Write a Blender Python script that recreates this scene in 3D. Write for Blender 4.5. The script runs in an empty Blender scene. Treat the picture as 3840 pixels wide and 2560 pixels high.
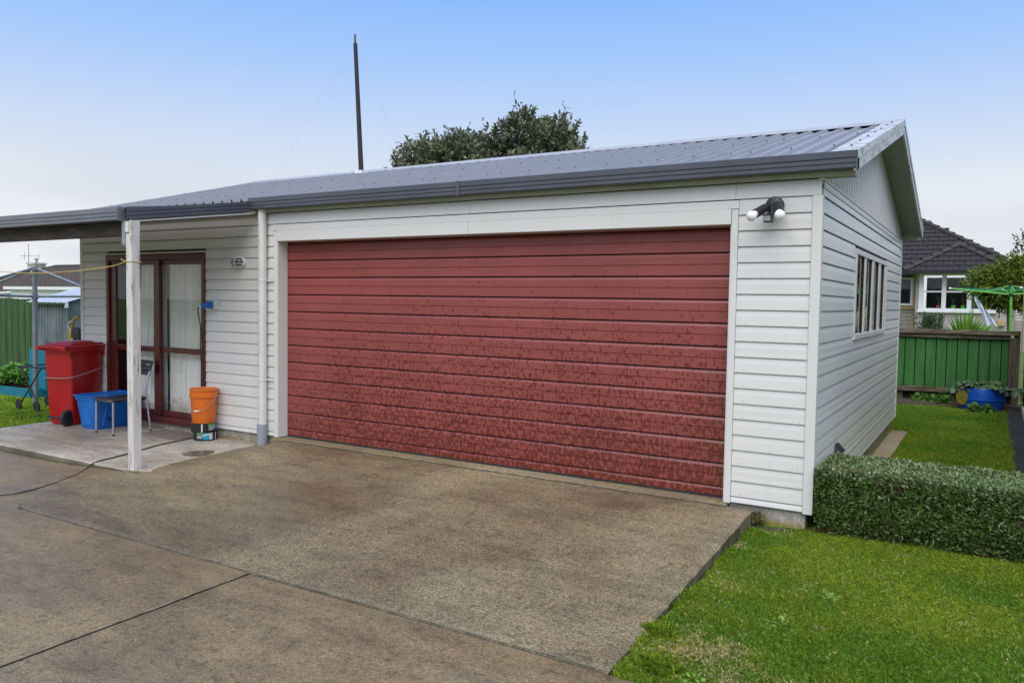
import bpy, bmesh, math, random
import numpy as np
from mathutils import Vector, Matrix
random.seed(7); RNG = np.random.default_rng(7)
C = bpy.context.scene.collection
R = math.radians

# ---------------------------------------------------------------- camera
cam_d = bpy.data.cameras.new('camera'); cam = bpy.data.objects.new('camera', cam_d); C.objects.link(cam)
yaw, pitch, roll = 0.5423, -0.0512, 0.0150
fw = Vector((-math.sin(yaw) * math.cos(pitch), math.cos(yaw) * math.cos(pitch), math.sin(pitch)))
r0 = Vector((math.cos(yaw), math.sin(yaw), 0)); u0 = r0.cross(fw)
rt = r0 * math.cos(roll) + u0 * math.sin(roll); up = u0 * math.cos(roll) - r0 * math.sin(roll)
m = Matrix((rt, up, -fw)).transposed().to_4x4(); m.translation = Vector((6.5023, -5.9491, 1.5044))
cam.matrix_world = m
cam_d.sensor_width = 36; cam_d.lens = 36 * 2958.93 / 3840; cam_d.clip_start = .05; cam_d.clip_end = 3000
bpy.context.scene.camera = cam

# ---------------------------------------------------------------- world, sun, exposure
SUN_EL, SUN_AZ = 56, 158          # azimuth clockwise from +Y
W = bpy.data.worlds.new('World'); bpy.context.scene.world = W; W.use_nodes = True
nt = W.node_tree; nt.nodes.clear()
def wn(t, **k):
    n = nt.nodes.new(t)
    for a, b in k.items(): setattr(n, a, b)
    return n
L = nt.links.new
out = wn('ShaderNodeOutputWorld'); bg = wn('ShaderNodeBackground'); bg.inputs[1].default_value = .05
sky = wn('ShaderNodeTexSky'); sky.sky_type = 'NISHITA'; sky.sun_disc = False
sky.sun_elevation = R(SUN_EL); sky.sun_rotation = R(SUN_AZ)
sky.air_density = 1.0; sky.dust_density = 1.0; sky.ozone_density = 1.2
tc = wn('ShaderNodeTexCoord'); sep = wn('ShaderNodeSeparateXYZ'); L(tc.outputs['Generated'], sep.inputs[0])
ramp = wn('ShaderNodeValToRGB'); L(sep.outputs[2], ramp.inputs[0])       # sin(elevation): thin high cloud thickening to the horizon
cr = ramp.color_ramp
def stops(cr, lst):
    while len(cr.elements) > 1: cr.elements.remove(cr.elements[-1])
    cr.elements[0].position = lst[0][0]; cr.elements[0].color = (*lst[0][1], 1)
    for p, c in lst[1:]:
        e = cr.elements.new(p); e.color = (*c, 1)
stops(cr, [(0.0, (.74, .76, .79)), (.09, (.73, .75, .80)), (.14, (.69, .74, .81)), (.20, (.55, .66, .86)), (.27, (.38, .57, .90)), (.37, (.22, .45, .93)), (.6, (.22, .43, .88)), (1, (.23, .41, .80))])
sc = wn('ShaderNodeVectorMath', operation='SCALE'); sc.inputs[3].default_value = 7.7; L(ramp.outputs[0], sc.inputs[0])
# soft grey cloud bank low down
mp = wn('ShaderNodeMapping'); mp.inputs['Scale'].default_value = (1, 1, 3.2); L(tc.outputs['Generated'], mp.inputs[0])
nz = wn('ShaderNodeTexNoise'); nz.inputs['Scale'].default_value = 3.4; nz.inputs['Detail'].default_value = 5; L(mp.outputs[0], nz.inputs[0])
cr2 = wn('ShaderNodeValToRGB'); L(nz.outputs[0], cr2.inputs[0]); stops(cr2.color_ramp, [(.38, (.84, .86, .90)), (.50, (.97, .97, .98)), (.62, (1.10, 1.09, 1.07))])
low = wn('ShaderNodeMapRange'); low.inputs[1].default_value = .02; low.inputs[2].default_value = .20; low.inputs[3].default_value = 1; low.inputs[4].default_value = 0
L(sep.outputs[2], low.inputs[0])
mc = wn('ShaderNodeMixRGB', blend_type='MULTIPLY'); L(low.outputs[0], mc.inputs[0]); L(sc.outputs[0], mc.inputs[1]); L(cr2.outputs[0], mc.inputs[2])
mx = wn('ShaderNodeMixRGB'); mx.inputs[0].default_value = .95; L(sky.outputs[0], mx.inputs[1]); L(mc.outputs[0], mx.inputs[2])
L(mx.outputs[0], bg.inputs[0]); L(bg.outputs[0], out.inputs[0])

sun_d = bpy.data.lights.new('sun', 'SUN'); sun_d.energy = 1.5; sun_d.angle = R(70); sun_d.color = (1, .92, .80)
sun = bpy.data.objects.new('sun', sun_d); C.objects.link(sun)
az = R(SUN_AZ); el = R(SUN_EL)
sdir = Vector((math.sin(az) * math.cos(el), math.cos(az) * math.cos(el), math.sin(el)))
sun.rotation_euler = (-sdir).to_track_quat('-Z', 'Y').to_euler()
vs = bpy.context.scene.view_settings
vs.view_transform = 'Standard'; vs.look = 'None'; vs.exposure = 1.5; vs.gamma = 1; vs.use_curve_mapping = False
bpy.context.scene.cycles.max_bounces = 8; bpy.context.scene.cycles.transparent_max_bounces = 16

# ---------------------------------------------------------------- materials
MATS = {}
class NB:
    """small node-building helper around one Principled material"""
    def __init__(s, name, rough=.5, metallic=0, spec=.5):
        s.m = bpy.data.materials.new(name); s.m.use_nodes = True; s.t = s.m.node_tree
        s.b = s.t.nodes['Principled BSDF']; s.b.inputs['Roughness'].default_value = rough
        s.b.inputs['Metallic'].default_value = metallic; s.b.inputs['Specular IOR Level'].default_value = spec
        s.co = s.t.nodes.new('ShaderNodeTexCoord'); s.l = s.t.links.new
        MATS[name] = s.m
    def n(s, t, **k):
        x = s.t.nodes.new(t)
        for a, b in k.items(): setattr(x, a, b)
        return x
    def pos(s, scale=(1, 1, 1), rnd=False):
        mp = s.n('ShaderNodeMapping'); mp.inputs['Scale'].default_value = scale
        g = s.n('ShaderNodeNewGeometry'); s.l(g.outputs['Position'], mp.inputs[0])
        if rnd:
            oi = s.n('ShaderNodeObjectInfo'); mu = s.n('ShaderNodeMath', operation='MULTIPLY'); mu.inputs[1].default_value = 31.7
            s.l(oi.outputs['Random'], mu.inputs[0]); cb = s.n('ShaderNodeCombineXYZ')
            for i in range(3): s.l(mu.outputs[0], cb.inputs[i])
            s.l(cb.outputs[0], mp.inputs['Location'])
        return mp.outputs[0]
    def noise(s, v, scale, detail=4, rough=.55, dist=0):
        x = s.n('ShaderNodeTexNoise'); x.inputs['Scale'].default_value = scale; x.inputs['Detail'].default_value = detail
        x.inputs['Roughness'].default_value = rough; x.inputs['Distortion'].default_value = dist
        if v is not None: s.l(v, x.inputs['Vector'])
        return x.outputs[0]
    def ramp(s, fac, lst):
        x = s.n('ShaderNodeValToRGB'); s.l(fac, x.inputs[0]); stops(x.color_ramp, [(p, c if len(c) == 3 else c[:3]) for p, c in lst]); return x.outputs[0]
    def mix(s, fac, a, b, bt='MIX'):
        x = s.n('ShaderNodeMixRGB', blend_type=bt)
        if isinstance(fac, (int, float)): x.inputs[0].default_value = fac
        else: s.l(fac, x.inputs[0])
        for i, q in ((1, a), (2, b)):
            if isinstance(q, tuple): x.inputs[i].default_value = (*q, 1)
            else: s.l(q, x.inputs[i])
        return x.outputs[0]
    def color(s, c):
        if isinstance(c, tuple): s.b.inputs['Base Color'].default_value = (*c, 1)
        else: s.l(c, s.b.inputs['Base Color'])
    def rough(s, c): s.l(c, s.b.inputs['Roughness'])
    def bump(s, h, strength=.3, dist=.01):
        x = s.n('ShaderNodeBump'); x.inputs['Strength'].default_value = strength; x.inputs['Distance'].default_value = dist
        s.l(h, x.inputs['Height']); s.l(x.outputs[0], s.b.inputs['Normal'])
def g(v): return (v, v, v)
def simple(name, col, rough=.5, metallic=0, var=.12, scale=6, bump=0, bscale=80, spec=.5, rnd=False):
    s = NB(name, rough, metallic, spec); p = s.pos(rnd=rnd)
    a = tuple(max(0, c * (1 - var)) for c in col); b = tuple(c * (1 + var) for c in col)
    s.color(s.ramp(s.noise(p, scale), [(.3, a), (.7, b)]))
    if bump: s.bump(s.noise(p, bscale, 3), bump, .003)
    return s.m

def make_cladding(name, base, rough):
    s = NB(name, rough); p = s.pos()
    big = s.noise(p, .9, 4)
    c = s.ramp(big, [(.3, tuple(x * .94 for x in base)), (.7, base)])
    st = s.noise(s.pos((14, 14, .7)), 1.0, 5, .6)          # faint vertical run marks
    c = s.mix(.5, c, s.ramp(st, [(.30, (.93, .92, .89)), (.46, (1, 1, 1))]), 'MULTIPLY')
    sp = s.noise(p, 46, 2)
    c = s.mix(s.ramp(sp, [(.75, g(0)), (.80, g(.35))]), c, (.30, .27, .21))
    s.color(c)
make_cladding('cladding', (.635, .628, .605), .36)
make_cladding('cladding_trim', (.645, .638, .617), .35)
make_cladding('side_cladding', (.66, .662, .642), .28)

s = NB('roller_red', .38); p = s.pos()
sx = s.n('ShaderNodeSeparateXYZ'); s.l(p, sx.inputs[0])
dry = s.ramp(s.noise(p, 1.6, 3), [(.3, (.220, .048, .042)), (.7, (.262, .058, .050))])
wv = s.noise(s.pos((44, 44, 23)), 1, 4, .60, .3); wv2 = s.noise(s.pos((5, 5, 4)), 1, 3, .5)
wm = s.n('ShaderNodeMath', operation='MULTIPLY'); s.l(wv2, wm.inputs[0]); wm.inputs[1].default_value = .16
wa = s.n('ShaderNodeMath', operation='ADD'); s.l(wv, wa.inputs[0]); s.l(wm.outputs[0], wa.inputs[1])
zr = s.n('ShaderNodeMapRange'); s.l(sx.outputs[2], zr.inputs[0])       # rain splash: wetter low down
for i, v in zip((1, 2, 3, 4), (.05, 2.0, .545, .735)): zr.inputs[i].default_value = v
xr_ = s.n('ShaderNodeMapRange'); s.l(sx.outputs[0], xr_.inputs[0])
for i, v in zip((1, 2, 3, 4), (0, 1.0, .06, 0)): xr_.inputs[i].default_value = v
ad = s.n('ShaderNodeMath', operation='ADD'); s.l(zr.outputs[0], ad.inputs[0]); s.l(xr_.outputs[0], ad.inputs[1])
sb = s.n('ShaderNodeMath', operation='SUBTRACT'); s.l(wa.outputs[0], sb.inputs[0]); s.l(ad.outputs[0], sb.inputs[1])
ma = s.n('ShaderNodeMath', operation='MULTIPLY_ADD', use_clamp=True); s.l(sb.outputs[0], ma.inputs[0]); ma.inputs[1].default_value = 34; ma.inputs[2].default_value = .4
s.color(s.mix(ma.outputs[0], dry, (.118, .022, .012)))
s.rough(s.ramp(ma.outputs[0], [(0, g(.42)), (1, g(.28))]))
s.bump(s.noise(p, 220, 2), .12, .002)

def make_concrete(name, cols, speck, rough=.62, wet=.5, side=True, lichen=False):
    s = NB(name, rough); p = s.pos()
    big = s.noise(p, .55, 6, .6, .6)
    c = s.ramp(big, [(.30, cols[0]), (.46, cols[1]), (.56, cols[2]), (.70, cols[3])])
    mid = s.noise(s.pos((1.6, 5, 1)), 1.3, 6, .65)
    c = s.mix(.75, c, s.ramp(mid, [(.32, g(.60)), (.52, g(1.0)), (.68, (1.20, 1.16, 1.06))]), 'MULTIPLY')
    fine = s.noise(p, 75, 4, .7)
    c = s.mix(.95, c, s.ramp(fine, [(.40, g(speck[0])), (.5, g(1)), (.60, g(speck[1]))]), 'MULTIPLY')
    fine2 = s.noise(p, 210, 2, .6)
    c = s.mix(.8, c, s.ramp(fine2, [(.40, g(.60)), (.60, g(1.35))]), 'MULTIPLY')
    sc_ = s.noise(p, 22, 5, .75)
    c = s.mix(s.ramp(sc_, [(.52, g(0)), (.66, g(.70))]), c, tuple(q * .40 for q in cols[0]))
    gn = s.n('ShaderNodeNewGeometry'); sz = s.n('ShaderNodeSeparateXYZ'); s.l(gn.outputs['True Normal'], sz.inputs[0])     # steep side faces mixed to a darker mossy brown
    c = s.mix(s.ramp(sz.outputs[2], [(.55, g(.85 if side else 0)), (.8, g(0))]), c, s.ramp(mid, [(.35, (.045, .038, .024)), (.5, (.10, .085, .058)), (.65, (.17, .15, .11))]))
    if lichen:
        sp_ = s.n('ShaderNodeSeparateXYZ'); s.l(p, sp_.inputs[0]); mr = s.n('ShaderNodeMapRange'); s.l(sp_.outputs[2], mr.inputs[0])
        for i, v in zip((1, 2, 3, 4), (-.12, -.02, .35, -.25)): mr.inputs[i].default_value = v
        aa = s.n('ShaderNodeMath', operation='ADD', use_clamp=True); s.l(s.noise(p, 9, 5, .7), aa.inputs[0]); s.l(mr.outputs[0], aa.inputs[1]); c = s.mix(s.ramp(aa.outputs[0], [(.55, g(0)), (.80, g(.85))]), c, (.24, .18, .035))
    s.color(c)
    s.rough(s.ramp(big, [(.35, g(rough * wet)), (.6, g(rough))]))
    bm_ = s.mix(.5, fine, fine2); s.bump(bm_, .55, .006)
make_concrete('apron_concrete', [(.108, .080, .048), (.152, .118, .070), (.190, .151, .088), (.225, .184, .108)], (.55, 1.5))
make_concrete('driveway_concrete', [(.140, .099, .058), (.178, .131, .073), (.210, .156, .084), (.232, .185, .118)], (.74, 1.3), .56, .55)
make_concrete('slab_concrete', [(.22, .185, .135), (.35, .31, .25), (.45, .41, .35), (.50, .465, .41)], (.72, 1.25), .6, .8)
make_concrete('foundation_concrete', [(.20, .17, .12), (.30, .27, .22), (.40, .38, .33), (.44, .42, .38)], (.7, 1.2), .8, 1, False, True)
make_concrete('sandy_concrete', [(.24, .18, .09), (.30, .235, .13), (.34, .27, .16), (.36, .30, .19)], (.75, 1.2), .8, 1, False)
make_concrete('threshold_concrete', [(.15, .118, .065), (.20, .16, .092), (.24, .195, .12), (.27, .225, .145)], (.7, 1.3), .8, 1, False)
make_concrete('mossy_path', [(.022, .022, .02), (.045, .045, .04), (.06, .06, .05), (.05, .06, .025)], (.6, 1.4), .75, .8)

simple('joint_moss', (.045, .05, .022), .9, var=.5, scale=30)
simple('joint_pale', (.15, .13, .09), .9, var=.6, scale=9)
simple('soil', (.055, .038, .026), .9, var=.4, scale=25, bump=.6, bscale=40)
s = NB('turf', .95); p = s.pos()
c = s.ramp(s.noise(p, 1.1, 5), [(.32, (.085, .15, .018)), (.5, (.12, .19, .022)), (.68, (.17, .21, .04))])
c = s.mix(.9, c, s.ramp(s.noise(p, 90, 3), [(.35, g(.45)), (.65, g(1.4))]), 'MULTIPLY'); s.color(c)
s.bump(s.noise(p, 120, 3), .9, .02)
simple('roof_iron', (.255, .258, .275), .42, .0, .07, 3)
simple('ridge_iron', (.36, .365, .385), .4, .0, .08, 4)
s = NB('barge_iron', .42); p = s.pos()
c = s.ramp(s.noise(s.pos((3, 3, 9)), 2.2, 6, .7), [(.36, (.20, .20, .19)), (.52, (.50, .50, .50)), (.7, (.62, .63, .64))]); s.color(c)
s = NB('gutter_iron', .30); p = s.pos()
c = s.ramp(s.noise(p, 2.5, 4), [(.3, (.060, .066, .084)), (.7, (.082, .088, .108))])
c = s.mix(s.ramp(s.noise(p, 21, 2), [(.79, g(0)), (.82, g(.85))]), c, (.40, .38, .26)); s.color(c)
simple('gutter_light', (.145, .155, .185), .28, .1, .08, 3)
simple('downpipe_white', (.61, .605, .585), .4, var=.06, scale=4)
simple('grey_pvc', (.26, .28, .33), .5, var=.08)
simple('soffit', (.34, .36, .28), .7, var=.10, scale=3)
simple('maroon', (.085, .015, .012), .28, var=.12, scale=4)
simple('white_alu', (.66, .66, .65), .35, var=.05)
simple('dark_inside', (.10, .095, .085), .9, var=.2, scale=3)
simple('dark_gap', (.02, .02, .02), .9)
simple('black_plastic', (.016, .017, .019), .42, var=.2)
simple('black_rubber', (.020, .021, .022), .75, var=.25, scale=40)
simple('seat_plastic', (.040, .040, .043), .38, var=.2)
simple('bulb_white', (.80, .79, .82), .25, var=.03)
simple('sensor_lens', (.50, .52, .60), .25, var=.1)
simple('tube_steel', (.40, .41, .43), .35, .55, .1, 10)
simple('galvanised', (.27, .31, .35), .42, .35, .16, 14)
simple('bin_red', (.36, .006, .007), .36, var=.10, scale=5)
simple('tub_blue', (.004, .13, .48), .34, var=.10, scale=5)
simple('bucket_orange', (.62, .135, .010), .42, var=.10, scale=7)
simple('label_black', (.012, .013, .015), .4)
simple('label_white', (.66, .66, .68), .5)
simple('label_grey', (.42, .42, .46), .5)
simple('label_green', (.10, .38, .14), .5)
simple('label_teal', (.02, .34, .36), .5)
simple('label_blue', (.01, .25, .42), .5)
simple('wire_grey', (.30, .28, .27), .5)
simple('cord_grey', (.26, .23, .21), .7)
simple('cable_black', (.022, .020, .020), .55)
simple('rope_yellow', (.52, .38, .10), .8)
simple('plug_blue', (.005, .10, .38), .35)
simple('box_grey', (.55, .55, .56), .4)
simple('reel_yellow', (.58, .34, .04), .5, var=.25)
simple('mat_brown', (.17, .145, .12), .95, var=.3, scale=60, bump=.6)
simple('puddle_stain', (.11, .092, .065), .22)
simple('bed_teal', (.004, .16, .24), .5, var=.15, scale=6)
simple('planter_blue', (.004, .07, .42), .35, var=.15, scale=8)
s = NB('beam_dark', .8); c = s.ramp(s.noise(s.pos((1.5, 6, 9)), 2, 6, .7), [(.35, (.012, .010, .008)), (.5, (.03, .022, .016)), (.64, (.055, .035, .022)), (.76, (.16, .12, .07))]); s.color(c)
s = NB('post_paint', .6); p = s.pos((30, 30, 3)); f1 = s.noise(p, 1, 6, .7, .4)
c = s.ramp(f1, [(.36, (.20, .17, .13)), (.43, (.58, .565, .53)), (.7, (.68, .68, .675))])
c = s.mix(s.ramp(s.noise(s.pos((45, 45, 4)), 1, 5, .75), [(.62, g(0)), (.68, g(.8))]), c, (.30, .24, .15))
sx = s.n('ShaderNodeSeparateXYZ'); s.l(s.pos(), sx.inputs[0])
c = s.mix(.75, c, s.ramp(s.noise(s.pos((9, 9, 1.4)), 1, 4), [(.4, (.84, .82, .76)), (.6, (1, 1, 1))]), 'MULTIPLY'); s.color(c); s.bump(f1, .5, .006)
s = NB('fence_green', .55); p = s.pos((20, 20, 2.4), True); f1 = s.noise(p, 1, 5, .65)
c = s.ramp(f1, [(.3, (.022, .105, .018)), (.55, (.034, .150, .028)), (.72, (.055, .19, .045))])
s.color(c); s.bump(f1, .5, .004)
s = NB('fence_green_old', .7); p = s.pos((10, 10, 1.3), True); f1 = s.noise(p, 1, 6, .65)
c = s.ramp(f1, [(.3, (.022, .045, .016)), (.5, (.035, .085, .022)), (.72, (.060, .115, .034))]); s.color(c); s.bump(f1, .5, .004)
s = NB('fence_dark', .6); f1 = s.noise(s.pos((10, 10, 1.5), True), 1, 5); s.color(s.ramp(f1, [(.3, (.008, .040, .028)), (.7, (.018, .065, .045))]))
s = NB('weathered_timber', .9); p = s.pos((2, 8, 26)); f1 = s.noise(p, 1.3, 6, .7, .4)
c = s.ramp(f1, [(.3, (.045, .034, .024)), (.5, (.13, .105, .075)), (.72, (.24, .21, .165))])
c = s.mix(s.ramp(s.noise(s.pos((2, 2, 5)), 3.0, 4), [(.56, g(0)), (.64, g(.85))]), c, (.105, .085, .012)); s.color(c); s.bump(f1, .8, .012)
s = NB('weathered_post', .9); p = s.pos((26, 26, 2)); f1 = s.noise(p, 1.3, 6, .7, .4)
s.color(s.ramp(f1, [(.3, (.05, .04, .03)), (.5, (.105, .08, .05)), (.72, (.20, .165, .12))])); s.bump(f1, .8, .01)
simple('grey_board', (.085, .095, .06), .9, var=.35, scale=12, rnd=True)
simple('pale_timber', (.50, .43, .28), .7)
s = NB('shed_iron', .45, .2); c = s.ramp(s.noise(s.pos((1.5, 1.5, 1)), 2.5, 4), [(.35, (.105, .145, .145)), (.7, (.20, .235, .255))]); s.color(c)
simple('shed_roof', (.46, .49, .53), .35, .2, .10, 5)
simple('tile_brown', (.019, .0135, .0105), .62, var=.32, scale=7, bump=.5, bscale=60, rnd=True)
simple('ridge_tile', (.042, .034, .030), .7, var=.25, scale=6, rnd=True)
simple('tile_far', (.062, .048, .040), .8, var=.22, scale=2.2)
simple('plaster', (.36, .33, .31), .85, var=.05, scale=3, bump=.2)
simple('window_white', (.72, .73, .75), .4, var=.03)
simple('old_board', (.30, .28, .23), .7, var=.08)
simple('raw_timber', (.44, .29, .13), .7, var=.12)
simple('black_gutter', (.012, .014, .016), .3)
simple('chimney_cream', (.50, .46, .40), .8, var=.15, scale=3)
simple('white_metal', (.70, .71, .74), .45)
simple('pot_green', (.08, .48, .02), .45); simple('pot_red', (.40, .07, .06), .5)
simple('hoist_green', (.13, .40, .05), .4); simple('line_green', (.05, .33, .14), .5)
s = NB('towel', .85); wv = s.n('ShaderNodeTexWave'); wv.inputs['Scale'].default_value = 9; wv.inputs['Distortion'].default_value = 1.5; s.l(s.pos(), wv.inputs[0])
s.color(s.ramp(wv.outputs[0], [(.2, (.38, .54, .82)), (.4, (.74, .77, .82)), (.7, (.76, .72, .62)), (.9, (.76, .78, .82))]))
s = NB('curtain', .9); p = s.pos(); sx = s.n('ShaderNodeSeparateXYZ'); s.l(p, sx.inputs[0])
zr = s.n('ShaderNodeMapRange'); s.l(sx.outputs[2], zr.inputs[0])
for i, v in zip((1, 2, 3, 4), (.05, .42, .40, 0)): zr.inputs[i].default_value = v
ad = s.n('ShaderNodeMath', operation='ADD'); s.l(s.noise(s.pos((4, 4, 9)), 1, 5, .65), ad.inputs[0]); s.l(zr.outputs[0], ad.inputs[1])
c = s.mix(s.ramp(ad.outputs[0], [(.70, g(0)), (.88, g(.7))]), s.ramp(s.noise(s.pos((20, 20, .5)), 1, 3), [(.3, (.66, .67, .63)), (.7, (.80, .81, .78))]), (.34, .27, .17)); s.color(c)
s.b.inputs['Subsurface Weight'].default_value = 0

def glass_mat(name, tint=(1, 1, 1), ior=1.5, extra=0.0, rough=0.0):
    m = bpy.data.materials.new(name); m.use_nodes = True; t = m.node_tree; t.nodes.clear()
    o = t.nodes.new('ShaderNodeOutputMaterial'); a = t.nodes.new('ShaderNodeBsdfTransparent'); a.inputs[0].default_value = (*tint, 1)
    b = t.nodes.new('ShaderNodeBsdfGlossy'); b.inputs['Roughness'].default_value = rough; ge = t.nodes.new('ShaderNodeNewGeometry'); dp = t.nodes.new('ShaderNodeVectorMath'); dp.operation = 'DOT_PRODUCT'; t.links.new(ge.outputs['Incoming'], dp.inputs[0]); t.links.new(ge.outputs['Normal'], dp.inputs[1])
    ab = t.nodes.new('ShaderNodeMath'); ab.operation = 'ABSOLUTE'; t.links.new(dp.outputs['Value'], ab.inputs[0]); om = t.nodes.new('ShaderNodeMath'); om.operation = 'SUBTRACT'; om.inputs[0].default_value = 1; t.links.new(ab.outputs[0], om.inputs[1])
    f = t.nodes.new('ShaderNodeMath'); f.operation = 'POWER'; f.inputs[1].default_value = 5; t.links.new(om.outputs[0], f.inputs[0])
    ad = t.nodes.new('ShaderNodeMath'); ad.operation = 'MULTIPLY_ADD'; ad.use_clamp = True; ad.inputs[1].default_value = .96; ad.inputs[2].default_value = .04 + extra
    x = t.nodes.new('ShaderNodeMixShader'); t.links.new(f.outputs[0], ad.inputs[0]); t.links.new(ad.outputs[0], x.inputs[0]); t.links.new(a.outputs[0], x.inputs[1]); t.links.new(b.outputs[0], x.inputs[2])
    t.links.new(x.outputs[0], o.inputs[0]); MATS[name] = m
glass_mat('glass'); glass_mat('lamp_glass', (.55, .55, .57), 1.5, .10, .25)

def leaf_mat(name, rough=.45, spec=.5, trans=.25):
    s = NB(name, rough, 0, spec)
    at = s.n('ShaderNodeAttribute', attribute_name='Col'); s.l(at.outputs['Color'], s.b.inputs['Base Color'])
    # thin leaves let a little light through
    tr = s.n('ShaderNodeBsdfTranslucent'); s.l(at.outputs['Color'], tr.inputs[0]); mx_ = s.n('ShaderNodeMixShader'); mx_.inputs[0].default_value = trans
    o = s.t.nodes['Material Output']; s.l(s.b.outputs[0], mx_.inputs[1]); s.l(tr.outputs[0], mx_.inputs[2]); s.l(mx_.outputs[0], o.inputs[0])
leaf_mat('leaf_matte', .6, .3); leaf_mat('leaf_gloss', .5, .18, .2); leaf_mat('grass_blade', .65, .15, .5)
simple('bark', (.10, .075, .05), .9, var=.3, scale=12, bump=.6)
simple('twig', (.12, .085, .05), .9, var=.3, scale=20)
simple('hedge_core', (.010, .012, .006), 1.0, var=.4, scale=20)

# ---------------------------------------------------------------- mesh helpers
class MB:
    def __init__(s): s.v = []; s.f = []
    def add(s, vs, fs):
        o = len(s.v); s.v += [tuple(x) for x in vs]; s.f += [tuple(i + o for i in f) for f in fs]; return s
    def box(s, a, b):
        (x0, y0, z0), (x1, y1, z1) = a, b
        return s.add([(x0, y0, z0), (x1, y0, z0), (x1, y1, z0), (x0, y1, z0), (x0, y0, z1), (x1, y0, z1), (x1, y1, z1), (x0, y1, z1)],
                     [(3, 2, 1, 0), (4, 5, 6, 7), (0, 1, 5, 4), (1, 2, 6, 5), (2, 3, 7, 6), (3, 0, 4, 7)])
    def extrude(s, poly, off):
        """closed 3-D polygon swept by the vector off"""
        n = len(poly); off = Vector(off); p = [Vector(q) for q in poly]
        return s.add(p + [q + off for q in p], [tuple(range(n - 1, -1, -1)), tuple(range(n, 2 * n))] + [(i, (i + 1) % n, n + (i + 1) % n, n + i) for i in range(n)])
    def strip(s, a, b, close=False):
        """ruled surface between two equally long point lists"""
        n = len(a); k = n if close else n - 1
        return s.add(list(a) + list(b), [(i, (i + 1) % n, n + (i + 1) % n, n + i) for i in range(k)])
    def tube(s, pts, r, seg=8, cap=True):
        pts = [Vector(p) for p in pts]; rr = r if isinstance(r, (list, tuple)) else [r] * len(pts)
        t = (pts[1] - pts[0]).normalized(); u = t.orthogonal().normalized(); rings = []
        for i, p in enumerate(pts):
            a = pts[max(0, i - 1)]; b = pts[min(len(pts) - 1, i + 1)]; t = (b - a).normalized()
            u = (u - t * u.dot(t)); u = u.normalized() if u.length > 1e-6 else t.orthogonal().normalized(); w = t.cross(u)
            rings.append([p + (u * math.cos(2 * math.pi * k / seg) + w * math.sin(2 * math.pi * k / seg)) * rr[i] for k in range(seg)])
        o = len(s.v)
        for g_ in rings: s.v += [tuple(q) for q in g_]
        for i in range(len(rings) - 1):
            for k in range(seg):
                k2 = (k + 1) % seg; s.f.append((o + i * seg + k, o + i * seg + k2, o + (i + 1) * seg + k2, o + (i + 1) * seg + k))
        if cap:
            s.f.append(tuple(o + k for k in range(seg - 1, -1, -1))); s.f.append(tuple(o + (len(rings) - 1) * seg + k for k in range(seg)))
        return s
    def lathe(s, prof, c, axis='z', seg=32, closed_ends=True):
        o = len(s.v); c = Vector(c)
        for r, h in prof:
            for k in range(seg):
                a = 2 * math.pi * k / seg; x, y = r * math.cos(a), r * math.sin(a)
                q = {'z': (x, y, h), 'x': (h, x, y), 'y': (y, h, x)}[axis]; s.v.append(tuple(c + Vector(q)))
        for i in range(len(prof) - 1):
            for k in range(seg):
                k2 = (k + 1) % seg; s.f.append((o + i * seg + k, o + i * seg + k2, o + (i + 1) * seg + k2, o + (i + 1) * seg + k))
        if closed_ends:
            s.f.append(tuple(o + k for k in range(seg - 1, -1, -1))); s.f.append(tuple(o + (len(prof) - 1) * seg + k for k in range(seg)))
        return s
def world_of(p):
    m = Matrix.Identity(4)
    while p is not None: m = p.matrix_basis @ m; p = p.parent
    return m
def obj(name, mb, mat, parent=None, local=False, smooth=False, bevel=0, seg=2, kind=None):
    me = bpy.data.meshes.new(name); vs = mb.v
    if parent is not None and not local:
        inv = world_of(parent).inverted(); vs = [tuple(inv @ Vector(q)) for q in vs]
    me.from_pydata(vs, [], mb.f); me.update()
    bm = bmesh.new(); bm.from_mesh(me); bmesh.ops.recalc_face_normals(bm, faces=bm.faces); bm.to_mesh(me); bm.free()
    for mm in (mat if isinstance(mat, (list, tuple)) else [mat]): me.materials.append(MATS[mm])
    o = bpy.data.objects.new(name, me); C.objects.link(o); o.parent = parent
    if smooth:
        me.polygons.foreach_set('use_smooth', [True] * len(me.polygons))
        if smooth != 'all': me.set_sharp_from_angle(angle=R(38))
    if bevel:
        b = o.modifiers.new('bevel', 'BEVEL'); b.width = bevel; b.segments = seg; b.limit_method = 'ANGLE'; b.angle_limit = R(40)
    if kind: o['kind'] = kind
    return o
def tag(o, label, cat, group=None):
    o['label'] = label; o['category'] = cat
    if group: o['group'] = group
    return o
def thing(name, label, cat, loc=(0, 0, 0), rz=0, group=None):
    o = bpy.data.objects.new(name, None); C.objects.link(o); o.location = loc; o.rotation_euler = (0, 0, rz); o.empty_display_size = .1
    return tag(o, label, cat, group)
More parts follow.
